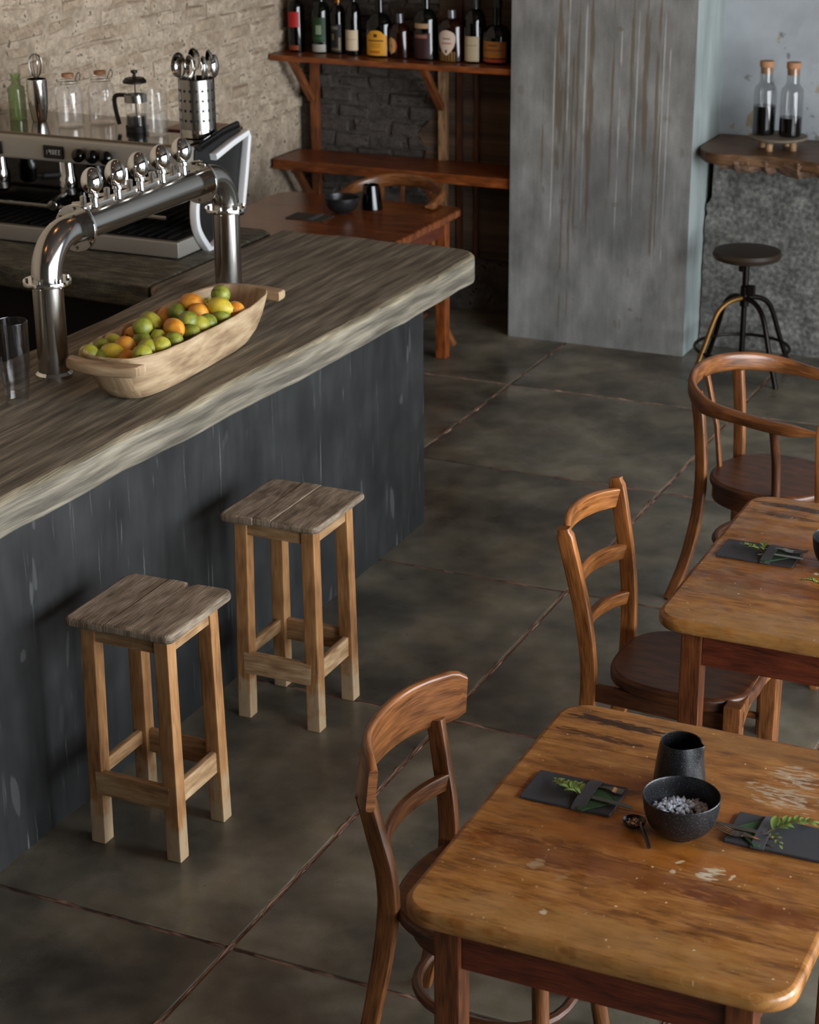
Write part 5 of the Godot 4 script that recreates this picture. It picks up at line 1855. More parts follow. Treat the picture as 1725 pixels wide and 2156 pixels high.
	for k in 7:
		var off := [Vector3(-0.045, 0, 0.0), Vector3(-0.028, 0, 0.026), Vector3(-0.022, 0, -0.03), Vector3(0.004, 0, 0.032), Vector3(0.020, 0, -0.024), Vector3(0.032, 0, 0.022), Vector3(0.046, 0, -0.004)][k] as Vector3
		var s := thing("serving_spoon", says[k], "spoon", t.position + off * 0.5 + Vector3(0, 0.006, 0), [2.6, 2.0, 1.4, 1.15, 0.9, 0.75, 0.2][k], "spoons in the perforated canister")
		var lean := (s.transform.basis.inverse() * (off * Vector3(1.1, 0, 1.1)))
		b = mb()
		b.sweep(PackedVector3Array([Vector3.ZERO, lean * 0.5 + Vector3(0, 0.13, 0), lean + Vector3(0, 0.222, 0)]), MB.rrect(0.012, 0.003, 0.001), Vector3.RIGHT)
		put("handle", b, mats.steel, s)
		b = mb()
		var hi: float = [0.0, 0.0, 0.014, 0.004, 0.010, 0.0, 0.0][k]
		b.lathe(PackedVector2Array([Vector2(0, -1), Vector2(0.45, -0.86), Vector2(0.8, -0.5), Vector2(0.97, 0), Vector2(1, 0.3), Vector2(0.93, 0.3), Vector2(0.72, -0.35), Vector2(0.4, -0.7), Vector2(0, -0.82)]), 24, Transform3D(Basis(Vector3(0, 0, 1) * 0.030, Vector3(-1, 0, 0) * 0.015, Vector3(0, 1, 0) * 0.044), lean * 1.05 + Vector3(0.004, 0.258 + hi, 0)))
		put("bowl", b, mats.chrome, s)


# ------------------------------------------------------------------ beer tower
func build_beer_tower() -> void:
	var t := thing("beer_tower", "polished steel bridge-shaped beer tower on the bar carrying five ball-topped taps", "beer tap", Vector3(-3.36, 1.03, -5.19))
	var r := 0.047
	var near := 0.535
	var far := -0.535
	var ay := 0.425
	for e in [near, far]:
		var s: float = signf(e)
		var b := mb()
		b.sweep(pv([[0, 0.0, e], [0, 0.30, e]]), MB.circle(r, 36))
		put("upright", b, mats.tower, t)
		b = mb()
		b.lathe(PackedVector2Array([Vector2(0, 0), Vector2(r + 0.010, 0), Vector2(r + 0.010, 0.014), Vector2(r + 0.001, 0.022)]), 36, Transform3D(Basis(), Vector3(0, 0, e)))
		put("foot_collar", b, mats.chrome, t)
		b = mb()
		b.lathe(PackedVector2Array([Vector2(0, 0.292), Vector2(0.072, 0.292), Vector2(0.073, 0.294), Vector2(0.073, 0.304), Vector2(0.072, 0.306), Vector2(0, 0.306)]), 44, Transform3D(Basis(), Vector3(0, 0, e)))
		var fl := put("flange", b, mats.chrome, t)
		for k in 6:
			var a := TAU * (k + 0.3) / 6.0
			b = mb()
			b.lathe(PackedVector2Array([Vector2(0, 0.316), Vector2(0.005, 0.315), Vector2(0.0055, 0.306), Vector2(0.0055, 0.288), Vector2(0, 0.287)]), 8, Transform3D(Basis(), Vector3(cos(a) * 0.061, 0, e + sin(a) * 0.061)))
			put("bolt", b, mats.chrome, fl)
		# elbow
		var path := PackedVector3Array([Vector3(0, 0.306, e)])
		var br := 0.115
		for k in 13:
			var a := PI / 2 * k / 12.0
			path.append(Vector3(0, ay - br + br * sin(a), e - s * br * (1.0 - cos(a))))
		path.append(Vector3(0, ay, e - s * 0.165))
		b = mb()
		b.sweep(path, MB.circle(r, 36))
		put("elbow", b, mats.tower, t)
		b = mb()
		b.lathe(PackedVector2Array([Vector2(0, -0.007), Vector2(0.072, -0.007), Vector2(0.073, -0.005), Vector2(0.073, 0.005), Vector2(0.072, 0.007), Vector2(0, 0.007)]), 44, Transform3D(Basis(Vector3.RIGHT, PI / 2), Vector3(0, ay, e - s * 0.170)))
		fl = put("flange", b, mats.chrome, t)
		for k in 6:
			var a := TAU * (k + 0.5) / 6.0
			b = mb()
			b.sweep(PackedVector3Array([Vector3(cos(a) * 0.061, ay + sin(a) * 0.061, e - s * 0.170 - 0.014), Vector3(cos(a) * 0.061, ay + sin(a) * 0.061, e - s * 0.170 + 0.014)]), MB.circle(0.0052, 8))
			put("bolt", b, mats.chrome, fl)
	var b := mb()
	b.sweep(pv([[0, ay, 0.37], [0, ay, -0.37]]), MB.circle(r - 0.001, 40))
	put("cross_pipe", b, mats.tower, t)
	b = mb(Vector3.BACK)
	b.box(Vector3(-0.012, ay + r + 0.002, 0.0), Vector3(0.030, 0.010, 0.62), 0.003)
	put("tap_rail", b, mats.chrome, t)
	for k in 5:
		var z := 0.265 - 0.132 * k
		b = mb()
		b.lathe(PackedVector2Array([Vector2(0, ay + 0.046), Vector2(0.013, ay + 0.046), Vector2(0.013, ay + 0.074), Vector2(0.017, ay + 0.078), Vector2(0.017, ay + 0.088), Vector2(0, ay + 0.09)]), 20, Transform3D(Basis(), Vector3(0.004, 0, z)))
		var tap := put("tap_stem", b, mats.chrome, t)
		b = mb()
		b.box(Vector3(-0.034, ay + 0.060, z + 0.004), Vector3(0.016, 0.036, 0.018), 0.004)
		b.sweep(pv([[-0.034, ay + 0.052, z], [-0.075, ay + 0.045, z]]), MB.circle(0.009, 12))
		put("spout", b, mats.tower, tap)
		b = mb()
		var prof := PackedVector2Array()
		for s in 17:
			var a := PI * s / 16.0 - PI / 2
			prof.append(Vector2(0.0345 * cos(a) * (1.0 - 0.06 * sin(a)), ay + 0.126 + 0.0415 * sin(a)))
		b.lathe(prof, 32, Transform3D(Basis(), Vector3(0, 0, z)))
		put("tap_ball", b, mats.chrome, tap)


# ------------------------------------------------------------------ trough of fruit, glass on the bar
const FRUIT := [
	["lime", -3.150, 1.157, -4.609, "green lime behind the front-left yellow one, at the near left end of the trough"],
	["yellow_lime", -3.150, 1.157, -4.668, "yellow-green lime against the far side of the trough, nearest the tap post"],
	["yellow_lime", -3.150, 1.157, -4.542, "yellow-green lime lowest at the near left corner of the trough"],
	["lemon", -3.093, 1.157, -4.582, "pointed yellow lemon lying at the near end beside the first orange"],
	["lime", -3.122, 1.142, -4.556, "lime mostly hidden behind the near rim, under the pointed yellow lemon"],
	["orange", -3.078, 1.167, -4.626, "round orange fruit nearest the tap post, behind the pointed yellow lemon"],
	["orange", -3.046, 1.137, -4.586, "orange fruit only its top showing above the near rim of the trough"],
	["lime", -3.076, 1.202, -4.721, "large green lime on top of the near heap, its stem scar facing out"],
	["lemon_green", -3.101, 1.192, -4.804, "greenish pointed lemon right behind the large green top lime"],
	["orange", -3.150, 1.147, -4.784, "orange fruit tucked in below the large green top lime"],
	["lime", -3.150, 1.147, -4.836, "shaded dark lime against the far side, left of the large green top lime"],
	["lime", -3.065, 1.162, -4.699, "green lime under the large top lime, above the near cluster of yellow ones"],
	["yellow_lime", -3.003, 1.167, -4.632, "yellow-green fruit in the middle of the near cluster"],
	["yellow_lime", -2.979, 1.172, -4.562, "yellow-green lime foremost against the near rim, half way along the near heap"],
	["knobby_lime", -3.031, 1.172, -4.731, "small knobbly lime with a warty skin, left of the large orange lemon"],
	["yellow_lime", -2.974, 1.172, -4.655, "yellow-green lime in front of the knobbly one, against the near rim"],
	["orange_lemon", -3.008, 1.187, -4.790, "large orange fruit with a pointed tip in the middle of the trough"],
	["lime", -2.974, 1.167, -4.730, "green lime just below the pointed tip of the large orange fruit"],
	["lime", -3.110, 1.177, -4.974, "green lime under the topmost orange fruit, behind the large middle one"],
	["lime", -3.003, 1.192, -4.863, "green lime resting right of the large orange fruit with the pointed tip"],
	["yellow_lime", -2.981, 1.172, -4.892, "yellow-green lime right of the middle green one, near the rim"],
	["lime", -2.974, 1.162, -4.829, "small lime low by the rim, below the middle green lime"],
	["orange_lemon", -3.078, 1.202, -5.015, "topmost orange fruit, oval, at the far heap"],
	["orange", -3.043, 1.177, -4.991, "orange fruit peeping out beneath the topmost oval orange one"],
	["lime", -2.974, 1.172, -4.926, "round lime near the rim at the far heap, with a visible stem scar"],
	["lime", -3.048, 1.202, -5.139, "bright green lime standing highest at the far end of the heap"],
	["lemon", -2.986, 1.197, -5.026, "yellow lemon with a pointed tip just below the highest green lime"],
	["orange", -2.978, 1.162, -5.101, "orange fruit half hidden at the far end, right of the yellow lemon"],
	["lime", -2.974, 1.167, -5.014, "lime farthest along the near rim, at the far end of the heap"],
	["knobby_lime", -3.068, 1.177, -5.088, "lime with a knobbly end between the topmost orange fruit and the yellow lemon"],
	["orange", -3.150, 1.157, -4.980, "orange fruit mostly hidden between the green limes at the far side"],
	["lime", -2.984, 1.142, -4.615, "lime only its top showing over the near rim, right of the foremost yellow-green one"],
]


func build_fruit() -> void:
	var t := thing("dough_trough", "long hand-carved wooden dough trough full of citrus fruit, on the bar", "bowl", Vector3(-3.06, 1.03, -4.905), 0.022)
	var n := FastNoiseLite.new()
	n.seed = 31
	n.frequency = 6.0
	var b := mb(Vector3.BACK)
	# rings from the outside bottom up, over the rim and down the inside: [half width, half length, height]
	var prof := [[0.002, 0.002, 0.002], [0.075, 0.335, 0.0], [0.092, 0.362, 0.008], [0.110, 0.395, 0.040], [0.124, 0.420, 0.085], [0.135, 0.437, 0.130], [0.138, 0.442, 0.143], [0.135, 0.439, 0.147], [0.127, 0.430, 0.145], [0.121, 0.420, 0.125], [0.110, 0.398, 0.090], [0.090, 0.37, 0.070], [0.06, 0.32, 0.062], [0.002, 0.002, 0.060]]
	var rows := []
	for q in prof:
		var row := PackedVector3Array()
		for p in superellipse(q[0], q[1], 3.4, 64):
			var w := 0.004 * n.get_noise_3d(p.x, q[2], p.y)
			row.append(Vector3(p.x + w, q[2] + (0.004 * n.get_noise_2d(p.y * 1.5, p.x) - 0.006 * cos(p.y * 3.2) + 0.006 if q[2] > 0.1 else 0.0), p.y + w))
		row.append(row[0])
		rows.append(row)
	b.begin()
	b.grid(rows)
	b.done()
	put("carved_body", b, mats.trough, t)
	for s in [-1.0, 1.0]:
		b = mb(Vector3.RIGHT)
		var poly := PackedVector2Array([Vector2(-0.118, s * 0.415), Vector2(-0.125, s * 0.432), Vector2(-0.112, s * 0.462), Vector2(-0.06, s * 0.482), Vector2(0.0, s * 0.490), Vector2(0.06, s * 0.486), Vector2(0.110, s * 0.474), Vector2(0.126, s * 0.466), Vector2(0.128, s * 0.418), Vector2(0.06, s * 0.432), Vector2(0.0, s * 0.436), Vector2(-0.06, s * 0.430)])
		b.plate(poly, 0.108, 0.142, 0.007, 0.014, 3)
		put("handle", b, mats.trough, t)
	var shapes := {}
	for f in FRUIT:
		var kind: String = f[0]
		var f_thing := thing({"lime": "lime", "yellow_lime": "lime", "lemon": "lemon", "lemon_green": "lemon", "knobby_lime": "lime", "orange": "orange", "orange_lemon": "lemon"}[kind], f[4], "fruit", Vector3(f[1], f[2], f[3]), rng.randf() * TAU, "citrus fruit in the wooden trough")
		if not shapes.has(kind): shapes[kind] = fruit_shape(kind)
		var mat: Material = mats[{"lime": "lime", "yellow_lime": "yellow_lime", "lemon": "lemon", "lemon_green": "yellow_lime", "knobby_lime": "yellow_lime", "orange": "orange", "orange_lemon": "orange"}[kind]]
		var tilt := Basis(Vector3.RIGHT, rng.randf_range(0.9, 1.9))
		if kind in ["lemon", "orange_lemon", "lemon_green"]:
			f_thing.rotation.y = [0.1, 0.5, -0.2][rng.randi() % 3] - 0.35
			tilt = Basis(Vector3.BACK, -PI / 2 - 0.15)
		for part in 2:
			var o := MeshInstance3D.new()
			o.name = ["peel", "stem_scar"][part]
			o.mesh = shapes[kind][part]
			o.set_surface_override_material(0, mat if part == 0 else mats.fruit_stem)
			o.transform.basis = tilt.scaled(Vector3.ONE * rng.randf_range(0.96, 1.05)) if part == 0 else f_thing.get_child(0).transform.basis
			f_thing.add_child(o, true)

	var g := thing("smoked_tumbler", "tall smoked drinking glass with thick foot, at the left picture edge on the bar", "glass", Vector3(-3.318, 1.03, -4.405))
	b = mb()
	b.lathe(PackedVector2Array([Vector2(0, 0), Vector2(0.030, 0), Vector2(0.033, 0.006), Vector2(0.039, 0.05), Vector2(0.046, 0.13), Vector2(0.0475, 0.245), Vector2(0.0462, 0.247), Vector2(0.0455, 0.244), Vector2(0.0438, 0.13), Vector2(0.036, 0.056), Vector2(0.028, 0.045), Vector2(0, 0.042)]), 40)
	put("glass_wall", b, mats.smoke_glass, g)


func fruit_shape(kind: String) -> Array:
	var n := FastNoiseLite.new()
	n.seed = kind.hash() % 1000
	n.frequency = 22.0 if kind == "knobby_lime" else 14.0
	var long := kind in ["lemon", "orange_lemon", "lemon_green"]
	var r := 0.0335 if kind == "orange" else (0.025 if kind == "knobby_lime" else 0.031)
	var prof := PackedVector2Array()
	for k in 19:
		var a := PI * k / 18.0 - PI / 2
		var x := cos(a)
		var y := sin(a)
		if long:
			y = y * 1.32 + 0.16 * smoothstep(0.90, 1.0, y)
			x = pow(maxf(x, 0.0), 0.92) * (1.0 - 0.10 * smoothstep(0.2, 1.0, sin(a)))
		prof.append(Vector2(maxf(x, 0.0) * r, y * r))
	var b := mb()
	b.lathe(prof, 24)
	var amp := 0.0035 if kind == "knobby_lime" else 0.0010
	b.warp(func(q: Vector3) -> Vector3: return q + q.normalized() * n.get_noise_3dv(q * 2.0) * amp)
	var peel := b.finish(80.0)
	b = mb()
	var top := prof[18].y
	b.lathe(PackedVector2Array([Vector2(0.0045, top - 0.0015), Vector2(0.0035, top + 0.0005), Vector2(0.0015, top + 0.0010), Vector2(0, top + 0.0002)]), 8)
	return [peel, b.finish(50.0)]


# ------------------------------------------------------------------ place settings
func make_bowl(label: String, at: Vector3, r: float, h: float) -> Node3D:
	var t := thing("black_bowl", label, "bowl", at)
	var b := mb()
	var prof := PackedVector2Array([Vector2(0, 0), Vector2(r * 0.44, 0), Vector2(r * 0.46, 0.003), Vector2(r * 0.43, h * 0.08)])
	for k in 9:
		var a := PI / 2 * k / 8.0
		prof.append(Vector2(r * (0.43 + 0.57 * pow(sin(a), 0.85)), h * (0.09 + 0.91 * (1.0 - cos(a)))))
	prof.append(Vector2(r * 0.985, h + 0.0015))
	prof.append(Vector2(r * 0.96, h - 0.001))
	for k in range(7, -1, -1):
		var a := PI / 2 * k / 8.0
		prof.append(Vector2(r * (0.955 * (0.40 + 0.60 * pow(sin(a), 0.85))), h * (0.14 + 0.86 * (1.0 - cos(a)))))
	prof.append(Vector2(0, h * 0.13))
	b.lathe(prof, 48)
	put("bowl_wall", b, mats.ceramic, t)
	return t


func fork(label: String, at: Vector3, turn: float, tilt := 0.0) -> void:
	var t := thing("steel_fork", label, "fork", at, turn)
	# lies along x, tines towards +x
	var b := mb()
	b.sweep(curve([Vector3(-0.095, -0.0075, 0), Vector3(-0.03, -0.0072, 0), Vector3(0.015, 0.002, 0), Vector3(0.045, 0.004, 0)], 5), MB.rrect(0.010, 0.0025, 0.001), Vector3.UP, [Vector2(1.2, 1), Vector2(1.15, 1), Vector2(1.1, 1), Vector2(1.0, 1), Vector2(0.9, 1), Vector2(0.8, 1), Vector2(0.7, 1), Vector2(0.6, 1), Vector2(0.55, 1), Vector2(0.55, 1), Vector2(0.6, 1), Vector2(0.65, 1), Vector2(0.8, 1), Vector2(1.0, 1), Vector2(1.4, 1), Vector2(1.9, 1)])
	put("handle", b, mats.steel, t)
	b = mb()
	b.sweep(curve([Vector3(0.043, 0.004, 0), Vector3(0.055, 0.001, 0), Vector3(0.067, 0.0012, 0)], 4), MB.rrect(0.022, 0.0022, 0.001), Vector3.UP, [Vector2(0.8, 1), Vector2(0.92, 1), Vector2(0.98, 1), Vector2(1, 1), Vector2(1, 1), Vector2(1, 1), Vector2(1, 1), Vector2(1, 1), Vector2(1, 1)])
	put("head", b, mats.steel, t)
	for k in 4:
		var z := -0.0090 + 0.0060 * k
		b = mb()
		b.sweep(curve([Vector3(0.065, 0.0012, z), Vector3(0.085, 0.004, z), Vector3(0.108, 0.010, z * 0.92)], 4), MB.rrect(0.0030, 0.0018, 0.0006), Vector3.UP, [Vector2.ONE, Vector2.ONE, Vector2.ONE, Vector2.ONE, Vector2(0.95, 1), Vector2(0.9, 0.95), Vector2(0.8, 0.9), Vector2(0.7, 0.8), Vector2(0.45, 0.6)])
		put("tine", b, mats.steel, t)


func knife(label: String, at: Vector3, turn: float) -> void:
	var t := thing("table_knife", label, "knife", at, turn)
	var b := mb()
	b.sweep(pv([[-0.10, -0.0075, 0], [-0.035, -0.0072, 0], [0.0, 0.0025, 0]]), MB.rrect(0.012, 0.005, 0.002), Vector3.UP, [Vector2(1.2, 1), Vector2(1, 1), Vector2(0.8, 0.9)])
	put("handle", b, mats.steel, t)
	b = mb()
	var poly := PackedVector2Array([Vector2(0.0, -0.007), Vector2(0.07, -0.0085), Vector2(0.088, -0.006), Vector2(0.096, 0.002), Vector2(0.094, 0.0065), Vector2(0.0, 0.006)])
	b.plate(poly, 0.002, 0.0036, 0.0006, 0.0006, 1)
	put("blade", b, mats.steel, t)


func pouch(label: String, at: Vector3, turn: float, len: float, wid: float) -> void:
	var t := thing("cutlery_pouch", label, "pouch", at, turn, "black cutlery pouches")
	var b := mb()
	var outline := PackedVector2Array()
	for p in round_rect(len, wid, 0.004, 2): outline.append(p)
	b.plate(outline, 0.0005, 0.0058, 0.0016, 0.0010, 2)
	b.warp(func(q: Vector3) -> Vector3: return q + Vector3(0, 0.0010 * sin(q.x * 31.0) * sin(q.z * 27.0 + 1.0) * (1.0 if q.y > 0.003 else 0.0), 0))
	put("pouch_body", b, mats.felt, t)
	b = mb(Vector3.BACK)
	var prof := MB.rrect(0.028, 0.0016, 0.0006)
	var w := wid / 2.0
	b.sweep(curve([Vector3(0.030, 0.0018, w + 0.0016), Vector3(0.030, 0.0068, w + 0.0004), Vector3(0.030, 0.0125, w * 0.55), Vector3(0.030, 0.0135, 0), Vector3(0.030, 0.0125, -w * 0.55), Vector3(0.030, 0.0068, -w - 0.0004), Vector3(0.030, 0.0018, -w - 0.0016)], 5), prof, Vector3(0, 1, 0.02))
	put("strap", b, mats.band, t)


func napkin(label: String, at: Vector3, turn: float) -> void:
	var t := thing("cloth_napkin", label, "napkin", at, turn, "green napkins in the pouches")
	# folded corner poking from the strap, apex towards +x
	var b := mb()
	b.plate(PackedVector2Array([Vector2(-0.012, -0.056), Vector2(0.048, -0.002), Vector2(-0.012, 0.060), Vector2(-0.024, 0.058), Vector2(-0.024, -0.054)]), 0.0, 0.0028, 0.001, 0.0008, 2)
	put("cloth", b, mats.napkin, t)
	b = mb()
	b.sweep(pv([[0.044, 0.0030, -0.002], [-0.010, 0.0030, 0.055]]), MB.circle(0.0008, 6))
	b.sweep(pv([[0.044, 0.0030, -0.002], [-0.010, 0.0030, -0.051]]), MB.circle(0.0008, 6))
	put("hem", b, std(Color(0.15, 0.27, 0.14), 0.85), t)


func sprig(label: String, at: Vector3, turn: float, n: int, len: float, bend: float, leaf: float) -> void:
	var t := thing("leaf_sprig", label, "sprig", at, turn)
	var path := PackedVector3Array()
	for k in 13:
		var f := k / 12.0
		path.append(Vector3(len * f, 0.004 + 0.010 * sin(PI * f * 0.9), bend * f * f))
	var b := mb()
	b.sweep(path, MB.circle(0.0011, 6), Vector3.ZERO, [])
	put("stem", b, mats.stem, t)
	for k in n:
		var f := 0.18 + 0.82 * k / (n - 1.0)
		var i := clampi(int(f * 12.0), 0, 11)
		var p := path[i].lerp(path[i + 1], f * 12.0 - i)
		var dir := (path[i + 1] - path[i]).normalized()
		var side := Vector3(-dir.z, 0, dir.x) * (1.0 if k % 2 else -1.0)
		if k == n - 1: side = dir
		var d := (dir * 0.75 + side * 0.75 + Vector3(0, rng.randf_range(0.0, 0.5), 0)).normalized()
		var l := leaf * (1.0 - 0.35 * f) * rng.randf_range(0.85, 1.15)
		var across := d.cross(Vector3.UP).normalized()
		var up := across.cross(d).normalized()
		b = mb()
		b.begin()
		var rows := []
		for s in 6:
			var v := s / 5.0
			var w := l * 0.24 * pow(sin(PI * clampf(v * 0.96 + 0.02, 0.0, 1.0)), 0.8)
			var c := p + d * l * v + up * l * 0.10 * sin(PI * v)
			rows.append(PackedVector3Array([c - across * w + up * w * 0.35, c, c + across * w + up * w * 0.35]))
		b.grid(rows)
		b.done(true, false)
		put("leaf", b, mats.leaf, t, 70.0)


func build_table_settings() -> void:
	var y := 0.7505
	pouch("black felt cutlery pouch on the nearest table, left of the bowl of crystals", Vector3(-1.197, y, -3.379), 0.0, 0.200, 0.124)
	napkin("green napkin corner under the left fork on the nearest table", Vector3(-1.143, y + 0.0065, -3.369), 0.0)
	fork("steel fork pointing at the bowl of crystals, in the left pouch of the nearest table", Vector3(-1.166, y + 0.0105, -3.408), 0.02)
	knife("steel table knife pointing at the bowl of crystals, in the left pouch", Vector3(-1.152, y + 0.0100, -3.361), -0.07)
	sprig("green leafy sprig across the pouch left of the bowl of crystals", Vector3(-1.168, y + 0.006, -3.358), PI + 0.10, 13, 0.07, 0.045, 0.026)
	sprig("short upright green sprig tip beside the strap of the left pouch", Vector3(-1.172, y + 0.006, -3.352), PI - 1.15, 9, 0.058, -0.012, 0.023)
	pouch("black felt cutlery pouch on the nearest table, right of the bowl of crystals", Vector3(-0.757, y, -3.382), PI, 0.200, 0.124)
	napkin("green napkin corner under the right fork on the nearest table", Vector3(-0.806, y + 0.0065, -3.372), PI)
	fork("steel fork with bright tines in the right-hand pouch of the nearest table", Vector3(-0.778, y + 0.0105, -3.338), PI - 0.10)
	knife("steel table knife beside the bright fork in the right-hand pouch", Vector3(-0.792, y + 0.0100, -3.366), PI - 0.02)
	sprig("long leafy green sprig lying across the right-hand pouch", Vector3(-0.785, y + 0.008, -3.368), 0.85, 15, 0.105, 0.012, 0.032)
	sprig("small leafy side shoot below the long sprig on the right-hand pouch", Vector3(-0.782, y + 0.007, -3.362), -0.40, 8, 0.045, 0.012, 0.018)

	var bowl := make_bowl("speckled black bowl of clear crystals on the nearest table", Vector3(-0.946, y, -3.318), 0.0785, 0.088)
	# crystals: nobody could count them
	var b := mb()
	var r2 := RandomNumberGenerator.new()
	r2.seed = 99
	for k in 380:
		var a := r2.randf() * TAU
		var q := sqrt(r2.randf()) * 0.063
		var h := 0.058 - 0.014 * (q / 0.060) * (q / 0.060) + r2.randf_range(-0.004, 0.006)
		var s := r2.randf_range(0.0032, 0.0065)
		var bs := Basis.from_euler(Vector3(r2.randf() * 6.0, r2.randf() * 6.0, r2.randf() * 6.0)) * Basis.from_scale(Vector3(1, r2.randf_range(0.6, 1.1), r2.randf_range(0.6, 1.2)))
		b.begin()
		var c := Vector3(cos(a) * q, h, sin(a) * q)
		var v := []
		for e in [Vector3(1, 0, 0), Vector3(-1, 0.1, 0.1), Vector3(0, 1, 0.1), Vector3(0.1, -1, 0), Vector3(0, 0.1, 1), Vector3(0.1, 0, -1)]:
			v.append(c + bs * (e as Vector3) * s * r2.randf_range(0.8, 1.2))
		for f in [[0, 2, 4], [2, 1, 4], [1, 3, 4], [3, 0, 4], [2, 0, 5], [1, 2, 5], [3, 1, 5], [0, 3, 5]]: b.tri(v[f[0]], v[f[1]], v[f[2]])
		b.done()
	var cr := put("salt_crystals", b, mats.ice, self, 5.0)
	cr.position = bowl.position
	tag(cr, "clear coarse crystals heaped in the speckled black bowl", "crystals", "", "stuff")

	# jug with a pinched lip
	var jug := thing("black_jug", "tapered black pouring jug behind the bowl of crystals", "jug", Vector3(-1.000, y, -3.482))
	b = mb()
	var prof := PackedVector2Array([Vector2(0, 0), Vector2(0.053, 0.0), Vector2(0.056, 0.004), Vector2(0.0545, 0.035), Vector2(0.050, 0.075), Vector2(0.0455, 0.105), Vector2(0.0430, 0.119), Vector2(0.0420, 0.1205), Vector2(0.0405, 0.119), Vector2(0.0425, 0.105), Vector2(0.047, 0.075), Vector2(0.051, 0.035), Vector2(0.050, 0.008), Vector2(0, 0.007)])
	b.lathe(prof, 56)
	b.warp(func(q: Vector3) -> Vector3:
		var a := atan2(q.z, q.x) - 0.25
		var f := smoothstep(0.075, 0.121, q.y) * exp(-pow(a / 0.30, 2.0))
		return q + Vector3(cos(0.25), 0.30, sin(0.25)) * 0.013 * f)
	put("jug_wall", b, mats.ceramic, jug)

	# little ladle of peppercorns
	var sp := thing("black_spoon", "small black ladle spoon holding mixed peppercorns, in front of the crystals", "spoon", Vector3(-1.040, y, -3.306))
	b = mb()
	b.lathe(PackedVector2Array([Vector2(0, 0), Vector2(0.013, 0.0005), Vector2(0.021, 0.006), Vector2(0.0245, 0.014), Vector2(0.0235, 0.0148), Vector2(0.020, 0.0085), Vector2(0.012, 0.004), Vector2(0, 0.003)]), 32)
	put("spoon_bowl", b, mats.ceramic, sp)
	b = mb()
	b.sweep(curve([Vector3(0.018, 0.0125, 0.012), Vector3(0.030, 0.013, 0.032), Vector3(0.046, 0.009, 0.056), Vector3(0.056, 0.005, 0.073)], 6), MB.circle(0.0042, 10), Vector3.ZERO, [Vector2(1.1, 0.7), Vector2(1, 0.7), Vector2(0.9, 0.8), Vector2(0.85, 0.85)])
	put("spoon_handle", b, mats.ceramic, sp)
	var pc := MultiMesh.new()
	pc.transform_format = MultiMesh.TRANSFORM_3D
	pc.use_colors = true
	b = mb()
	b.ball(Vector3.ZERO, Vector3.ONE, 8)
	pc.mesh = b.finish(80.0)
	pc.mesh.surface_set_material(0, peppercorn_material())
	pc.instance_count = 110
	for k in 110:
		var a := r2.randf() * TAU
		var q := sqrt(r2.randf()) * 0.0165
		pc.set_instance_transform(k, Transform3D(Basis.from_scale(Vector3.ONE * r2.randf_range(0.0012, 0.0019)), Vector3(cos(a) * q, 0.0085 + 0.004 * (1.0 - q / 0.0165) + r2.randf() * 0.0015, sin(a) * q)))
		pc.set_instance_color(k, [Color(0.80, 0.70, 0.55), Color(0.40, 0.12, 0.06), Color(0.10, 0.06, 0.04), Color(0.70, 0.50, 0.30), Color(0.82, 0.74, 0.62)][r2.randi() % 5])
	var pm := MultiMeshInstance3D.new()
	pm.name = "peppercorns"
	pm.multimesh = pc
	pm.position = sp.position
	tag(pm, "mixed red and white peppercorns heaped in the small black ladle", "peppercorns", "", "stuff")
	add_child(pm, true)

	# second table
	pouch("black felt cutlery pouch on the second dining table", Vector3(-1.187, y, -4.811), 0.0, 0.213, 0.126)
	napkin("green napkin corner in the pouch on the second dining table", Vector3(-1.143, y + 0.0065, -4.803), 0.0)
	fork("fork in the pouch on the second dining table", Vector3(-1.168, y + 0.0105, -4.838), -0.03)
	knife("knife in the pouch on the second dining table", Vector3(-1.155, y + 0.0100, -4.794), 0.0)
	sprig("small green sprig on the pouch of the second dining table", Vector3(-1.172, y + 0.006, -4.80), PI + 0.15, 12, 0.065, 0.04, 0.021)
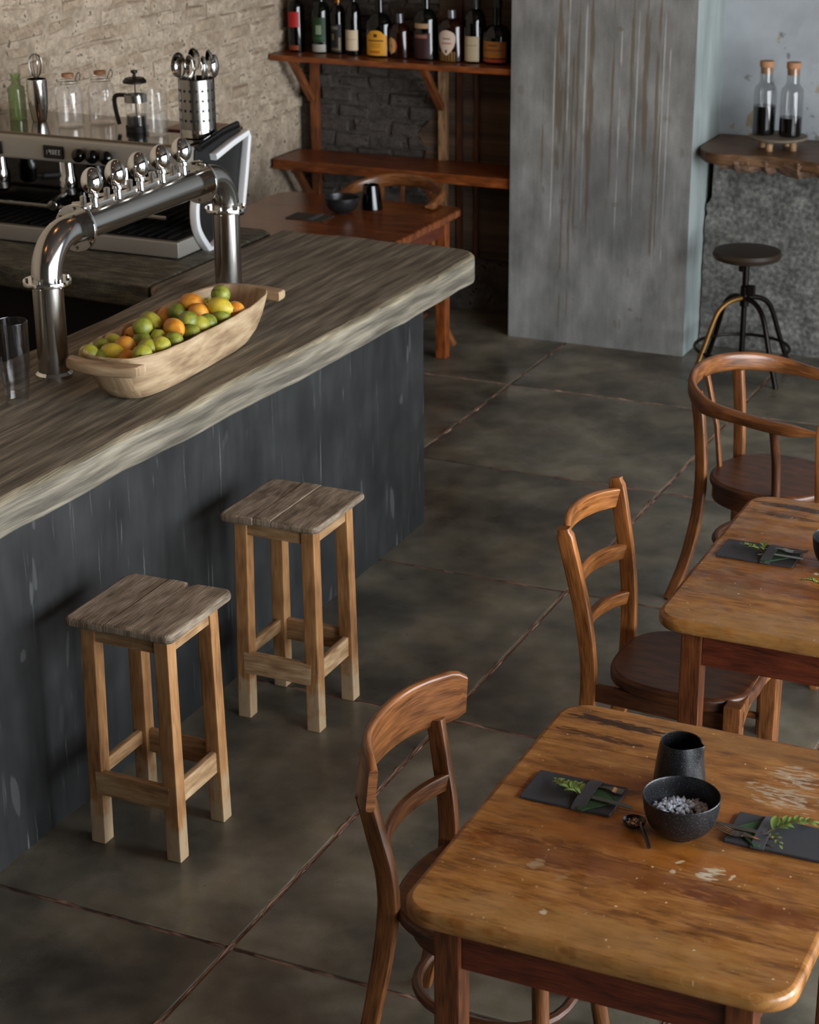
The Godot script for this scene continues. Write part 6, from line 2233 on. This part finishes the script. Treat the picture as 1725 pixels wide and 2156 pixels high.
	sprig("upright tip of green sprig by the strap on the second dining table", Vector3(-1.172, y + 0.006, -4.80), PI - 1.2, 8, 0.055, 0.0, 0.019)
	make_bowl("black bowl cut by the right picture edge on the second dining table", Vector3(-0.963, y, -4.805), 0.080, 0.088)
	sprig("feathery green sprig at the right picture edge on the second dining table", Vector3(-0.975, y + 0.002, -4.652), PI, 15, 0.062, 0.008, 0.016)


func peppercorn_material() -> StandardMaterial3D:
	var m := std(Color.WHITE, 0.6)
	m.vertex_color_use_as_albedo = true
	return m


# ------------------------------------------------------------------ warm pendant lamps, above the picture
func build_pendants() -> void:
	var glow := std(Color(1.0, 0.72, 0.40), 0.4)
	glow.emission_enabled = true
	glow.emission = Color(1.0, 0.62, 0.28)
	glow.emission_energy_multiplier = 6.0
	var k := 0
	for p in [[-3.3, -3.2], [-3.3, -4.9], [-3.3, -6.6], [-1.0, -1.6], [-1.0, -3.4], [-1.0, -5.2], [-1.0, -7.0], [1.2, -3.4]]:
		var t := thing("pendant_lamp", "bare warm bulb hanging from the ceiling " + ["over the near end of the bar", "over the beer tower", "over the far end of the bar", "in front of the nearest table", "over the nearest table", "over the second dining table", "over the floor before the concrete column", "near the windows right of the tables"][k], "lamp", Vector3(p[0], 3.25, p[1]), 0.0, "pendant lamps")
		k += 1
		var b := mb()
		b.sweep(pv([[0, 0.10, 0], [0, 0.93, 0]]), MB.circle(0.004, 6))
		put("cord", b, mats.matt_black, t)
		b = mb()
		b.lathe(PackedVector2Array([Vector2(0, 0.045), Vector2(0.018, 0.045), Vector2(0.018, 0.10), Vector2(0, 0.102)]), 14)
		put("socket", b, mats.matt_black, t)
		b = mb()
		b.ball(Vector3(0, 0, 0), Vector3(0.035, 0.042, 0.035), 16)
		put("bulb", b, glow, t)
		var l := OmniLight3D.new()
		l.name = "bulb_light"
		l.light_color = Color(1.0, 0.66, 0.36)
		l.light_energy = 0.03
		l.light_size = 0.03
		l.omni_range = 14.0
		l.omni_attenuation = 2.0
		l.shadow_enabled = true
		t.add_child(l, true)
